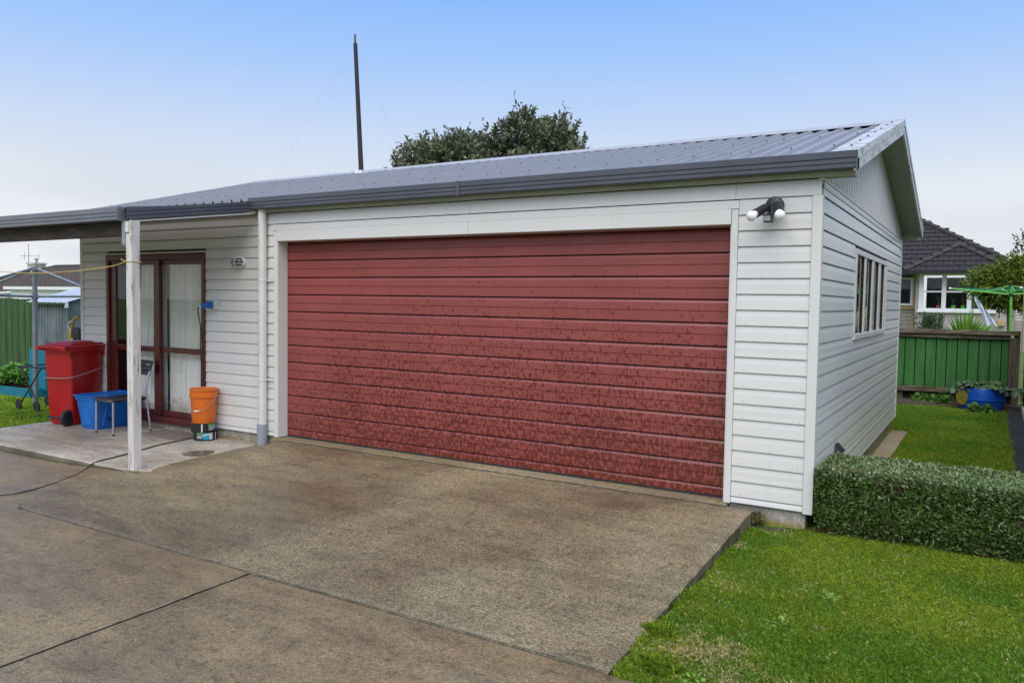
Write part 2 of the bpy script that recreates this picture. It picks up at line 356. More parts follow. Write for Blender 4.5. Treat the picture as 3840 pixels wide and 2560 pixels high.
def quads(name, V, cols, mat, parent=None, kind=None, loc=(0, 0, 0)):
    """V: (n,k,3) array of k-gons, cols (n,3): one colour per face"""
    n, k = V.shape[:2]; V = V - np.array(loc)
    me = bpy.data.meshes.new(name); me.vertices.add(n * k); me.vertices.foreach_set('co', V.reshape(-1).astype(np.float32))
    me.loops.add(n * k); me.loops.foreach_set('vertex_index', np.arange(n * k, dtype=np.int32))
    me.polygons.add(n); me.polygons.foreach_set('loop_start', np.arange(0, n * k, k, dtype=np.int32)); me.update(calc_edges=True)
    a = me.color_attributes.new('Col', 'FLOAT_COLOR', 'POINT'); cc = np.ones((n, k, 4), np.float32); cc[:, :, :3] = cols[:, None, :]
    a.data.foreach_set('color', cc.reshape(-1)); me.materials.append(MATS[mat])
    o = bpy.data.objects.new(name, me); C.objects.link(o); o.parent = parent
    if parent is None: o.location = loc
    if kind: o['kind'] = kind
    return o
def unit(a): return a / (np.linalg.norm(a, axis=-1, keepdims=True) + 1e-9)
def leaves(P, D, N, ln, wd, bend=.15):
    """leaf quads (diamonds) at P growing along D with face normal near N"""
    D = unit(D); S = unit(np.cross(D, N)); n = len(P); ln = np.asarray(ln).reshape(-1, 1) * np.ones((n, 1)); wd = np.asarray(wd).reshape(-1, 1) * np.ones((n, 1))
    U = np.cross(S, D)
    return np.stack([P, P + D * ln * .5 + S * wd * .5 - U * ln * bend * .3, P + D * ln - U * ln * bend, P + D * ln * .5 - S * wd * .5 - U * ln * bend * .3], 1)
def vnoise(x, y, seed=0, sc=1.0):
    r = np.random.default_rng(seed).random((64, 64)); x = x * sc + 1000; y = y * sc + 1000
    xi = np.floor(x).astype(int); yi = np.floor(y).astype(int); fx = x - xi; fy = y - yi; fx = fx * fx * (3 - 2 * fx); fy = fy * fy * (3 - 2 * fy)
    a = r[xi % 64, yi % 64]; b = r[(xi + 1) % 64, yi % 64]; c = r[xi % 64, (yi + 1) % 64]; d = r[(xi + 1) % 64, (yi + 1) % 64]
    return (a * (1 - fx) + b * fx) * (1 - fy) + (c * (1 - fx) + d * fx) * fy
def dirs(n): return unit(RNG.normal(size=(n, 3)))
def ss(a, b, x): t = np.clip((x - a) / (b - a), 0, 1); return t * t * (3 - 2 * t)

# ---------------------------------------------------------------- ground
ground = obj('ground', MB().add([(-400, -400, -.45), (400, -400, -.45), (400, 400, -.45), (-400, 400, -.45)], [(0, 1, 2, 3)]), 'turf', kind='structure')
def lawn_h(x, y):
    x = np.asarray(x, float); y = np.asarray(y, float)
    h = np.where(y < 0, -.125 + .030 * y, -.125 - .01 * np.minimum(y, 2)); h = np.where(x < -2, -.20, h)
    return h + .010 * (vnoise(x, y, 3, 2.2) - .5)
def slab_h(x, y): return -.10 + .012 * np.minimum(0, y)
def apron_h(x, y):
    a = -.012 - .185 * np.clip((-y - .07) / 2.58, 0, 1.3); b = slab_h(x, y) - .004
    return np.where(y > -1.5, b + (a - b) * ss(-.32, .22, x), a + 0 * x) + .003 * (vnoise(x, y, 9, 3) - .5)
def drive_h(x, y):
    n = -.119 - .058 * ss(0, 1.6, -x); f = -.2
    t = np.clip((-y - 1.57) / 1.08, 0, 1); return n + (f - n) * t + .012 * np.minimum(0, y + 2.65) + .003 * (vnoise(x, y, 9, 3) - .5)
def sheet(name, x0, x1, y0, y1, h, mat, step=.12, skirt=.14, parent=None, edge=0, hole=None, kind=None):
    xs = np.linspace(x0, x1, max(2, int((x1 - x0) / step) + 1)); ys = np.linspace(y0, y1, max(2, int((y1 - y0) / step) + 1))
    if edge:  # eased arris: extra rows close to the edge
        xs = np.unique(np.concatenate([xs, [x0 + edge, x1 - edge]])); ys = np.unique(np.concatenate([ys, [y0 + edge, y1 - edge]]))
    X, Y = np.meshgrid(xs, ys, indexing='ij'); Z = h(X, Y) * np.ones_like(X)
    if edge:
        e = (np.isclose(X, x0) | np.isclose(X, x1) | np.isclose(Y, y0) | np.isclose(Y, y1)); Z = Z - e * edge * .8
        jx = edge * .5 * (RNG.random(X.shape) - .5) * e; X = X + jx; Y = Y + edge * .35 * (RNG.random(X.shape) - .5) * e
    nx, ny = X.shape; mb = MB(); mb.v = list(zip(X.ravel().tolist(), Y.ravel().tolist(), Z.ravel().tolist()))
    for i in range(nx - 1):
        for j in range(ny - 1): mb.f.append((i * ny + j, (i + 1) * ny + j, (i + 1) * ny + j + 1, i * ny + j + 1))
    ring = [(i, 0) for i in range(nx)] + [(nx - 1, j) for j in range(1, ny)] + [(i, ny - 1) for i in range(nx - 2, -1, -1)] + [(0, j) for j in range(ny - 2, 0, -1)]
    top = [i * ny + j for i, j in ring]; o = len(mb.v); mb.v += [(mb.v[k][0], mb.v[k][1], mb.v[k][2] - skirt) for k in top]
    for q in range(len(top)): q2 = (q + 1) % len(top); mb.f.append((top[q], top[q2], o + q2, o + q))
    return obj(name, mb, mat, parent, smooth=True, kind=kind)
driveway = obj('driveway', MB().box((-14, -11, -.42), (2.66, -1.60, -.262)).box((2.66, -11, -.42), (9.5, -2.70, -.272)).box((-.3, -2.70, -.40), (5.0, -.10, -.262)), 'joint_moss', kind='structure')
apron = obj('apron', MB().box((-.2, -2.6, -.26), (5.0, -.15, -.24)), 'joint_moss', kind='structure')
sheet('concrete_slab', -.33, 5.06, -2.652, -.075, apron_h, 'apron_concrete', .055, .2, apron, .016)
# driveway panels, 12 mm joints
def left_panel():
    mb = MB(); st = .13
    def block(x0, x1, y0, y1):
        xs = np.linspace(x0, x1, int((x1 - x0) / st) + 2); ys = np.linspace(y0, y1, int((y1 - y0) / st) + 2)
        X, Y = np.meshgrid(xs, ys, indexing='ij'); Z = drive_h(X, Y); ny = len(ys); o = len(mb.v)
        mb.v += list(zip(X.ravel().tolist(), Y.ravel().tolist(), Z.ravel().tolist()))
        for i in range(len(xs) - 1):
            for j in range(ny - 1): mb.f.append((o + i * ny + j, o + (i + 1) * ny + j, o + (i + 1) * ny + j + 1, o + i * ny + j + 1))
        for (a, b) in (((x0, y0), (x1, y0)), ((x1, y0), (x1, y1)), ((x1, y1), (x0, y1)), ((x0, y1), (x0, y0))):
            n = 14; P = [(a[0] + (b[0] - a[0]) * k / n, a[1] + (b[1] - a[1]) * k / n) for k in range(n + 1)]
            mb.strip([(x, y, float(drive_h(x, y))) for x, y in P], [(x, y, -.30) for x, y in P])
    block(-12, -.052, -11, -2.658); block(-12, -.052, -2.658, -1.566); block(-.052, 2.6515, -11, -2.663)
    return mb
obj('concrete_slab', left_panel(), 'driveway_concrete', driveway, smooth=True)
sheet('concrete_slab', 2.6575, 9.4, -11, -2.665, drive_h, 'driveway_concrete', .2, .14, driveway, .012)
patio = obj('patio', MB().box((-3.6, -1.5, -.26), (-.3, .04, -.16)), 'joint_moss', kind='structure')
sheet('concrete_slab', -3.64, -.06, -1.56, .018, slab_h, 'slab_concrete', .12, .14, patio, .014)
def crack(parent, p0, p1, h, w, seed, mat='joint_moss'):
    rg_ = np.random.default_rng(seed); n = int(math.dist(p0, p1) / .035); d = Vector((p1[0] - p0[0], p1[1] - p0[1], 0)).normalized(); q = Vector((-d.y, d.x, 0)); a, b = [], []
    for k in range(n + 1):
        t = k / n; c_ = Vector((p0[0] + (p1[0] - p0[0]) * t, p0[1] + (p1[1] - p0[1]) * t, 0)); wa_, wb_ = w * (.35 + 1.0 * rg_.random()), w * (.35 + 1.0 * rg_.random())
        P = c_ + q * wa_; Q = c_ - q * wb_; a.append((P.x, P.y, float(h(P.x, P.y)) + .003)); b.append((Q.x, Q.y, float(h(Q.x, Q.y)) + .003))
    return obj('joint_filler', MB().strip(a, b), mat, parent)
crack(driveway, (-.06, -2.657), (5.05, -2.660), lambda x, y: max(float(apron_h(x, y)), float(drive_h(x, y))) - .001, .0050, 1)
crack(driveway, (2.655, -2.66), (2.655, -9.0), lambda x, y: float(drive_h(x, y)) + .002, .0075, 2, 'joint_pale')
crack(driveway, (-12, -1.578), (-.10, -1.578), drive_h, .016, 3); crack(driveway, (-.02, -2.65), (-.14, -2.60), drive_h, .012, 5)
crack(apron, (.0, -.082), (5.0, -.082), lambda x, y: float(apron_h(x, y)) + .001, .006, 4)
obj('threshold', MB().box((-.03, -.072, -.2), (4.86, .13, -.006)), 'threshold_concrete', kind='structure', bevel=.004)
sheet('lawn', 5.07, 8.2, -2.64, 10.6, lawn_h, 'turf', .15, .3, kind='structure')
sheet('lawn', 2.0, 5.068, 6.0, 10.6, lawn_h, 'turf', .3, .3, kind='structure')
obj('lawn', MB().box((-30, -1.2, -.42), (-3.66, 24, -.204)).box((-30, -4, -.42), (-12, -1.2, -.204)), 'turf', kind='structure')
obj('lawn', MB().box((-30, 10.6, -.2), (40, 70, -.02)), 'turf', kind='structure')
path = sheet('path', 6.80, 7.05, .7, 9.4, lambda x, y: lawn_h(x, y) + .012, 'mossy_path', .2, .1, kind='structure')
MATS['mossy_path'].node_tree.nodes['Principled BSDF'].inputs['Specular IOR Level'].default_value = .08
# two worn pavers along the side wall
pv = obj('side_path', MB().box((5.45, 3.3, -.2), (5.63, 5.6, -.15)), 'soil', kind='structure')
for y0, y1 in ((3.35, 4.42), (4.44, 5.50)):
    obj('paver', MB().box((5.47, y0, -.17), (5.655, y1, -.118)), 'sandy_concrete', pv, bevel=.006)
sheet('garden_soil', 5.2, 7.0, 8.2, 9.7, lambda x, y: -.205 + .03 * vnoise(x, y, 5, 7) + .085 * ss(8.75, 9.15, y + .35 * (vnoise(x, y, 8, 3) - .5) + .25 * ss(6.0, 6.6, x)), 'soil', .07, .05, kind='structure')
sheet('garden_soil', 5.04, 5.45, -.30, .0, lambda x, y: -.150 + .045 * vnoise(x, y, 6, 12) * ss(-.3, -.02, y), 'soil', .03, .05, kind='structure')

# ---------------------------------------------------------------- garage
G = thing('garage', 'long white weatherboard garage with a wide red door and grey metal roof', 'garage', (.9, 3, -.1))
XL, XR, YB = -3.65, 5.455, 5.96
P0, PB = .0551, .1174                       # lowest board line, board pitch
lines = [.0077] + [P0 + PB * k for k in range(20)] + [2.403]     # .0077,.0551 ... 2.2857,2.403
# core walls (inside faces), with the three openings left out
mb = MB()
for a, b in (((XL + .02, .03, -.02), (-3.10, .12, 2.43)), ((-1.20, .03, -.02), (-.03, .12, 2.43)), ((-3.10, .03, 2.02), (-1.20, .12, 2.43)),
             ((4.86, .03, -.02), (XR - .02, .12, 2.43)), ((-.03, .03, 2.28), (4.86, .12, 2.43))): mb.box(a, b)
obj('wall_core', mb, 'dark_inside', G)
mb = MB()
for a, b in (((XR - .10, .12, -.02), (XR - .022, 1.76, 2.43)), ((XR - .10, 4.2, -.02), (XR - .022, YB, 2.43)), ((XR - .10, 1.76, -.02), (XR - .022, 4.2, 1.23)), ((XR - .10, 1.76, 1.98), (XR - .022, 4.2, 2.43))): mb.box(a, b)
mb.box((XL + .022, .12, -.02), (XL + .10, YB, 2.43)).box((XL + .022, YB - .1, -.02), (XR - .1, YB - .02, 2.43)).box((-.25, .12, -.02), (-.17, YB - .1, 2.43))
obj('wall_core', mb, 'dark_inside', G)
obj('floor', MB().box((XL + .03, .13, -.09), (XR - .12, YB - .12, -.02)), 'dark_inside', G)
obj('ceiling', MB().box((XL + .03, .13, 2.40), (XR - .12, YB - .12, 2.43)), 'dark_inside', G)
# foundation blocks
def found(x0, x1, y0, y1, top=.006, bot=-.4): return MB().box((x0, y0, bot), (x1, y1, top))
x = XL + .03
while x < -.04:
    x1 = min(x + .395, -.035); obj('foundation_block', found(x + .003, x1 - .003, .018, .2), 'foundation_concrete', G, bevel=.006); x = x1
obj('foundation_block', found(4.862, XR - .035, .016, .2, .004), 'foundation_concrete', G, bevel=.012)
y = .205
while y < YB - .03:
    y1 = min(y + .96, YB - .02); obj('foundation_block', found(XR - .2, XR - .028, y + .004, y1 - .004), 'sandy_concrete', G, bevel=.008); y = y1
obj('foundation_block', found(XL + .03, XL + .2, .205, YB), 'foundation_concrete', G)
def board_prof(z0, z1, step):
    """(out, z) section of one lapped board, out = distance in front of the wall face"""
    if z1 - z0 < .03: return [(-.012, z0), (.012, z0), (.008, z1 - .004), (-.012, z1 - .004)]
    p = [(-.014, z0 + .004), (.004, z0 + .003), (.012, z0), (.0135, z0 + .004)]
    if step: p += [(.0120, z0 + .027), (.0105, z0 + .0275)]
    p += [(.009, z0 + (z1 - z0) * .6), (.0035, z1 - .010), (.0015, z1 - .003), (-.014, z1 - .003)]
    return p
def board_front(x0, x1, z0, z1, step, y=0.0, mat='cladding'):
    mb = MB().extrude([(x0, y - o, z) for o, z in board_prof(z0, z1, step)], (x1 - x0, 0, 0)); return obj('weatherboard', mb, mat, G)
def board_side(y0, y1, z0, z1, step, x=XR, sg=1, mat='side_cladding'):
    mb = MB().extrude([(x + sg * o, y0, z) for o, z in board_prof(z0, z1, step)], (0, y1 - y0, 0)); return obj('weatherboard', mb, mat, G)
DX0, DX1, DZ = -3.085, -1.185, 2.013          # maroon slider opening
for i in range(len(lines) - 1):
    z0, z1 = lines[i], lines[i + 1]; stp = i % 4 == 2; mid = (z0 + z1) / 2
    # left part of the front
    if mid < DZ - .02:
        board_front(XL + .045, DX0, z0, z1, stp); board_front(DX1, -.060, z0, z1, stp)
    elif z1 < 2.30:
        board_front(XL + .045, -.060, z0, z1, stp)
    if z1 < 2.29: board_front(4.882, 5.402, z0, z1, stp)
    if z0 > 2.28: board_front(XL + .045, -1.22, z0, z1, False); board_front(-1.218, 2.458, z0, z1, False); board_front(2.461, 4.854, z0, z1, False); board_front(4.857, XR + .004, z0, z1, False)
    # gable side
    if 1.19 < mid < 2.01:
        board_side(.052, 1.715, z0, z1, stp); board_side(4.235, YB - .045, z0, z1, stp)
    elif z1 < 2.41:
        board_side(.052, YB - .045, z0, z1 if z0 < 2.28 else 2.38, stp)
    board_side(.05, YB - .045, z0, min(z1, 2.39), False, XL, -1)
# corner boards, trims
def trim(name, a, b, mat='cladding_trim', bev=.003): return obj(name, MB().box(a, b), mat, G, bevel=bev)
trim('corner_board', (5.404, -.020, -.004), (XR + .018, .02, 2.284)); trim('corner_board', (XR - .02, .0205, -.004), (XR + .0175, .050, 2.284))
trim('corner_board', (XR - .02, YB - .045, -.004), (XR + .018, YB + .01, 2.38))
trim('corner_board', (XL - .018, -.020, -.004), (XL + .045, .02, 2.42)); trim('corner_board', (XL - .0175, .0205, -.004), (XL + .02, .05, 2.4))
rn = random.Random(4); nh = MB()
for i in range(1, len(lines) - 2):
    z = lines[i] + .018
    for k in range(10):
        y = .25 + .6 * k + rn.uniform(-.03, .03)
        if y < YB - .1 and not (1.19 < z < 2.03 and 1.7 < y < 4.25): nh.box((XR + .0105, y, z - .003), (XR + .0135, y + .006, z + .003))
    for x in (4.95, 5.36, -.12, -.55, -1.08, -3.2, -3.55):
        if z < 2.2 and rn.random() < .6: nh.box((x, -.0135, z - .0025), (x + .005, -.0105, z + .0025))
obj('nail_heads', nh, 'weathered_post', G, kind='stuff')
# big door surround: face strips, reveals, head trim and lintel
trim('jamb', (-.057, -.022, .0), (-.002, .115, 2.212)); trim('jamb', (4.832, -.022, .0), (4.880, .115, 2.212))
trim('reveal', (-.0015, -.018, .001), (.004, .118, 2.10), bev=0); trim('reveal', (4.826, -.018, .001), (4.8315, .118, 2.10), bev=0)
trim('head_trim', (-.062, -.028, 2.214), (4.884, .0, 2.276))
trim('lintel', (.022, -.034, 2.10), (2.458, .02, 2.2125)); trim('lintel', (2.4605, -.034, 2.10), (4.83, .02, 2.2125))
trim('lintel_soffit', (.0, .0205, 2.10), (4.83, .118, 2.112), bev=0)
trim('reveal', (-.001, -.030, 2.213), (.0215, .018, 2.10)) 
# red door: ribbed curtain, one slat per profile repeat
GD = obj('garage_door', MB().box((.008, .1395, .01), (4.824, .15, 2.30)), 'dark_gap', G)  # near-black backing paints the shadow lines in the gaps between slats
zs = [.012, .090] + [.090 + .1817 * k for k in range(1, 13)]
def door_slat(z0, z1):
    y = .128; h = z1 - z0
    if h < .1: prof = [(.006, z0), (-.010, z0 + .001), (-.011, z1 - .026), (.002, z1 - .006), (.006, z1 - .004)]
    else:
        mz = z0 + .46 * h
        prof = [(.012, z0), (-.015, z0), (-.016, z0 + .004), (-.0155, mz - .003), (-.009, mz), (-.009, mz + .003), (-.0155, mz + .006), (-.0145, z1 - .032), (-.004, z1 - .012), (.010, z1 - .011), (.012, z1 - .009)]
    return MB().extrude([(.010, y + a, z) for a, z in prof], (4.812, 0, 0))
for k in range(len(zs) - 1):
    if zs[k] < 2.2: obj('door_slat', door_slat(zs[k], zs[k + 1]), 'roller_red', GD)
obj('rubber_seal', MB().box((.01, .112, -.004), (4.82, .128, .0115)), 'black_rubber', GD)
obj('lock', MB().box((2.36, .108, .93), (2.44, .117, .955)), 'roller_red', GD, bevel=.003)

# maroon sliding door
SD = obj('sliding_door', MB().box((DX0, -.032, 1.935), (DX1, .06, 2.006)).box((DX0, -.032, -.004), (DX1, .075, .052)).box((DX0, -.032, .052), (DX0 + .055, .06, 1.935)).box((DX1 - .055, -.032, .052), (DX1, .06, 1.935)).box((DX0 - .02, -.040, -.030), (DX1 + .02, .0, -.0045)), 'maroon', G, bevel=.005)
def sash(x0, x1, y, ls=.062, rs=.062):
    z0, z1 = .055, 1.932; mb = MB().box((x0, y, z0), (x0 + ls, y + .03, z1)).box((x1 - rs, y, z0), (x1, y + .03, z1)).box((x0 + ls, y + .001, z1 - .055), (x1 - rs, y + .03, z1)).box((x0 + ls, y + .001, z0), (x1 - rs, y + .03, z0 + .065)).box((x0 + ls, y - .004, .822), (x1 - rs, y + .030, .888))
    obj('sash', mb, 'maroon', SD, bevel=.004)
    for za, zb in ((z0 + .065, .822), (.888, z1 - .055)): obj('pane', MB().box((x0 + ls, y + .014, za), (x1 - rs, y + .018, zb)), 'glass', SD)
sash(DX0 + .056, -2.045, -.006, .115, .105); sash(-2.19, DX1 - .056, .030, .13, .045)
trim('window_head', (DX0 - .03, -.034, 2.008), (DX1 + .03, .0, 2.024))
obj('handle', MB().tube([(-2.155, .028, .86), (-2.155, .005, .88), (-2.155, .005, 1.0), (-2.155, .028, 1.02)], .008), 'maroon', SD)

# four-light side window
WF = obj('side_window', MB().box((XR - .02, 1.722, 1.972), (XR + .022, 4.232, 2.022)).box((XR - .02, 1.735, 1.200), (XR + .026, 4.16, 1.246)).box((XR - .02, 1.722, 1.246), (XR + .020, 1.79, 1.972)).box((XR - .02, 4.165, 1.2), (XR + .020, 4.232, 1.972)), 'white_alu', G, bevel=.003)
for y0, y1 in ((2.30, 2.43), (2.87, 3.03), (3.44, 3.605), (3.975, 4.165)):
    obj('mullion', MB().box((XR - .015, y0 + .031, 1.246), (XR + .016, y1, 1.972)), 'white_alu', WF, bevel=.003)
    obj('mullion', MB().box((XR - .018, y0 + .018, 1.246), (XR + .006, y0 + .03, 1.972)), 'beam_dark', WF)  # narrow dark brown strip: wood edge with the mullion's shadow in its colour
for y0, y1 in ((1.79, 2.318), (2.43, 2.888), (3.03, 3.458), (3.605, 3.993)): obj('pane', MB().box((XR - .010, y0, 1.246), (XR - .006, y1, 1.972)), 'glass', WF)

# gable cladding: ribbed sheet above the boards
RX0, RX1 = -3.86, 5.705
EY, EZ, RYm, RZ = -.10, 2.532, 2.98, 3.345; SL = (RZ - EZ) / (RYm - EY)
def roof_z(y): return EZ + SL * (y - EY) if y < RYm else RZ - SL * (y - RYm)
def gable(x, sg):
    pts = []; y = .0
    while y < YB:
        for dy, o in ((0, .002), (.054, .004), (.062, -.038), (.088, -.038), (.0965, .004)):
            if y + dy <= YB: pts.append((y + dy, o))
        y += .0982
    bot = [(x + sg * o, yy, 2.372) for yy, o in pts]; top = [(x + sg * o, yy, roof_z(yy) - .05) for yy, o in pts]
    return MB().strip(bot, top)
obj('gable_sheet', gable(XR, 1), 'cladding', G); obj('gable_sheet', gable(XL, -1), 'cladding', G)
trim('gable_sill', (XR - .02, -.012, 2.388), (XR + .022, YB + .01, 2.404)); trim('gable_sill', (XR - .02, .052, 2.340), (XR + .016, YB - .0, 2.3875))

# roof sheets with trapezoid ribs
def roof_profile(x0, x1):
    p = []; x = x0
    while x < x1 - 1e-4:
        for dx, h in ((0, 0), (.058, 0), (.064, .006), (.074, .006), (.080, 0), (.114, 0), (.127, .031), (.144, .031), (.1555, 0)):
            if x + dx <= x1 + 1e-6: p.append((x + dx, h))
        x += .1556
    q = [p[0]]
    for a in p[1:]:
        if a[0] > q[-1][0] + .0015: q.append(a)
    return q
rise = math.atan(SL); nrm = Vector((0, -math.sin(rise), math.cos(rise))); nrm2 = Vector((0, math.sin(rise), math.cos(rise)))
x = RX0; first = True
while x < RX1 - .03:
    x1 = min(x + .778, RX1 - .02); pr_ = roof_profile(x, x1 + .001)
    a = [Vector((q, EY - .008, roof_z(EY - .008))) + nrm * h for q, h in pr_]; b = [Vector((q, RYm, RZ)) + nrm * h for q, h in pr_]
    sh = obj('roof_sheet', MB().strip(a, b), 'roof_iron', G, smooth=True)
    sc_ = MB(); 
    for yy in (.45, 1.6, 2.65):
        for k in range(5):
            xx = x + .138 + .1556 * k
            if xx < x1: c_ = Vector((xx, yy, roof_z(yy))) + nrm * .036; (k + int(yy * 10)) % 2 == 0 and sc_.lathe([(.007, -.004), (.007, .003), (.003, .006)], c_, 'z', 6)
    obj('roof_screw', sc_, 'gutter_iron', sh, kind='stuff')
    a = [Vector((q, 2 * RYm - EY + .03, roof_z(EY - .03))) + nrm2 * h for q, h in pr_]; b = [Vector((q, RYm, RZ)) + nrm2 * h for q, h in pr_]
    obj('roof_sheet', MB().strip(a, b), 'roof_iron', G, smooth=True); x = x1
obj('roof_liner', MB().extrude([(RX0 + .02, EY, EZ - .03), (RX0 + .02, RYm, RZ - .03), (RX0 + .02, 2 * RYm - EY, EZ - .03), (RX0 + .02, 2 * RYm - EY, EZ - .05), (RX0 + .02, RYm, RZ - .055), (RX0 + .02, EY, EZ - .05)], (RX1 - RX0 - .04, 0, 0)), 'soffit', G)
rc = MB().extrude([(RX0, RYm - .16, RZ - .16 * SL + .030), (RX0, RYm - .02, RZ + .040), (RX0, RYm, RZ + .052), (RX0, RYm + .02, RZ + .040), (RX0, RYm + .16, RZ - .16 * SL + .030), (RX0, RYm + .16, RZ - .16 * SL + .026), (RX0, RYm, RZ + .044), (RX0, RYm - .16, RZ - .16 * SL + .026)], (RX1 - RX0, 0, 0))
obj('ridge_cap', rc, 'ridge_iron', G)
def rake(name, x0, x1, lo, hi, mat, y0=None, y1=None, back=True):
    y0 = EY - .035 if y0 is None else y0
    for (ya, yb) in ((y0, RYm), (2 * RYm - y0, RYm)):
        if not back and ya > RYm: continue
        za, zb = roof_z(ya), RZ
        mb = MB(); mb.add([(x0, ya, za + lo), (x1, ya, za + lo), (x1, ya, za + hi), (x0, ya, za + hi), (x0, yb, zb + lo), (x1, yb, zb + lo), (x1, yb, zb + hi), (x0, yb, zb + hi)],
                          [(0, 1, 2, 3), (7, 6, 5, 4), (0, 4, 5, 1), (1, 5, 6, 2), (2, 6, 7, 3), (3, 7, 4, 0)]); obj(name, mb, mat, G, bevel=.003)
rake('barge_flashing', RX1 - .175, RX1 + .004, .034, .040, 'barge_iron'); rake('barge_flashing', RX1, RX1 + .0045, -.020, .0335, 'barge_iron')
rake('barge_board', RX1 - .022, RX1 - .001, -.104, .030, 'barge_iron'); rake('barge_board', RX0, RX0 + .02, -.10, .03, 'barge_iron')
rake('verge_soffit', XR + .004, RX1 - .0225, -.082, -.074, 'soffit', .0); rake('verge_soffit', RX0 + .021, XL - .004, -.082, -.074, 'soffit', .0)
mb = MB()
for k in range(7):
    yy = .2 + k * .42; mb.lathe([(.009, -.003), (.009, .003), (.004, .006)], (RX1 - .09, yy, roof_z(yy) + .043), 'z', 6)
obj('roof_screw', mb, 'black_gutter', G, kind='stuff')
obj('fascia', MB().box((RX0 + .03, -.055, 2.404), (RX1 - .025, -.028, 2.50)), 'soffit', G); obj('fascia', MB().box((RX0 + .03, YB - .0, 2.40), (RX1 - .025, YB + .05, 2.50)), 'soffit', G)  # white fascia given the dull soffit tone, its shade put into the colour
obj('eave_soffit', MB().box((XR + .02, -.03, 2.405), (RX1 - .024, .06, 2.412)), 'soffit', G)
# gutters with a stepped face
def gut_prof(t=0):  # (out, z) local, out positive away from the wall
    return [(0, -.002), (.082, 0), (.088, .006), (.088, .028), (.083, .031), (.083, .036), (.090, .039), (.090, .062), (.084, .065), (.084, .070), (.092, .074), (.092, .118), (.086, .121), (.080, .118), (.080, .02), (.004, .012), (0, .09)]
def gutter_x(x0, x1, y, z, parent, mat='gutter_iron', name='gutter'):
    return obj(name, MB().extrude([(x0, y - o, z + h) for o, h in gut_prof()], (x1 - x0, 0, 0)), mat, parent)
gutter_x(-.30, 2.42, -.056, 2.438, G); gutter_x(2.423, RX1 - .006, -.056, 2.439, G)
obj('gutter_end', MB().box((RX1 - .006, -.152, 2.426), (RX1 - .001, -.050, 2.561)), 'gutter_iron', G)
obj('gutter_end', MB().box((-.306, -.150, 2.430), (-.3005, -.056, 2.559)), 'gutter_iron', G)
obj('gutter_bracket', MB().box((2.405, -.152, 2.432), (2.435, -.147, 2.560)), 'gutter_iron', G)
# downpipe
DP = obj('downpipe', MB().tube([(-.185, -.062, 2.44), (-.185, -.062, .10)], .045, 20), 'downpipe_white', G, smooth=True)
obj('sleeve', MB().tube([(-.193, -.060, .135), (-.193, -.060, -.13)], .056, 20), 'grey_pvc', DP, smooth=True)
for z in (1.685, .615): obj('clip', MB().lathe([(.049, -.012), (.049, .012)], (-.185, -.062, z), 'z', 20).box((-.15, -.030, z - .012), (-.06, -.014, z + .012)), 'downpipe_white', DP, smooth=True, bevel=.002)

# ---------------------------------------------------------------- verandah over the patio
V = thing('verandah', 'low verandah roof on a peeling white post beside the garage', 'verandah', (-.27, -1.5, -.12))
vy0, vz0, vz1 = -1.50, 2.290, 2.455
def vro(x, y, dz): return (x, y, vz0 + (vz1 - vz0) * (y - vy0) / (-.13 - vy0) + dz)
x = -5.4; k = 0
while x < -.30:
    x1 = min(x + .778, -.28); pr_ = roof_profile(x, x1 + .001)
    obj('roof_sheet', MB().strip([vro(q, vy0 - .05, h) for q, h in pr_], [vro(q, -.13, h) for q, h in pr_]), 'roof_iron', V, smooth=True); x = x1
obj('ceiling_lining', MB().add([vro(-5.4, vy0, -.05), vro(-.285, vy0, -.05), vro(-.285, -.13, -.05), vro(-5.4, -.13, -.05), vro(-5.4, vy0, -.044), vro(-.285, vy0, -.044), vro(-.285, -.13, -.044), vro(-5.4, -.13, -.044)], [(0, 1, 2, 3), (7, 6, 5, 4), (0, 4, 5, 1), (1, 5, 6, 2), (2, 6, 7, 3), (3, 7, 4, 0)]), 'beam_dark', V)
gutter_x(-5.4, -.75, -1.515, 2.188, V, 'gutter_light'); gutter_x(-.748, -.338, -1.515, 2.189, V, 'gutter_light')
obj('gutter_end', MB().box((-.338, -1.612, 2.183), (-.333, -1.505, 2.312)), 'gutter_light', V)
# the right-hand verge: stepped flashing rising to the wall, white trim under it
def sweep_y(prof, x, ya, yb, za, zb): return MB().strip([(x + o, ya, za + h) for o, h in prof], [(x + o, yb, zb + h) for o, h in prof], True)
vp = [(-.02, 0), (0, 0), (.006, .004), (.006, .028), (.001, .031), (.001, .036), (.008, .039), (.008, .062), (.002, .065), (.002, .070), (.008, .074), (.008, .106), (-.02, .106)]
obj('verge_flashing', sweep_y(vp, -.270, -1.57, -.135, 2.192, 2.414), 'gutter_iron', V)
obj('verge_cap', MB().box((-.30, -.134, 2.415), (-.262, -.128, 2.53)), 'gutter_iron', V)
obj('verge_trim', sweep_y([(-.018, 0), (0, 0), (0, .014), (-.018, .014)], -.278, -1.50, -.03, 2.179, 2.402), 'cladding_trim', V)
obj('beam', MB().box((-5.4, -1.505, 2.052), (-.370, -1.455, 2.19)), 'beam_dark', V, bevel=.004)
for xx in (-4.4, -4.9): obj('rafter', MB().add([(xx, -1.45, 2.19), (xx + .045, -1.45, 2.19), (xx + .045, -.03, 2.38), (xx, -.03, 2.38), (xx, -1.45, 2.10), (xx + .045, -1.45, 2.10), (xx + .045, -.03, 2.29), (xx, -.03, 2.29)], [(0, 1, 2, 3), (7, 6, 5, 4), (0, 4, 5, 1), (1, 5, 6, 2), (2, 6, 7, 3), (3, 7, 4, 0)]), 'beam_dark', V)
PX, PY, PS = -.316, -1.545, .087
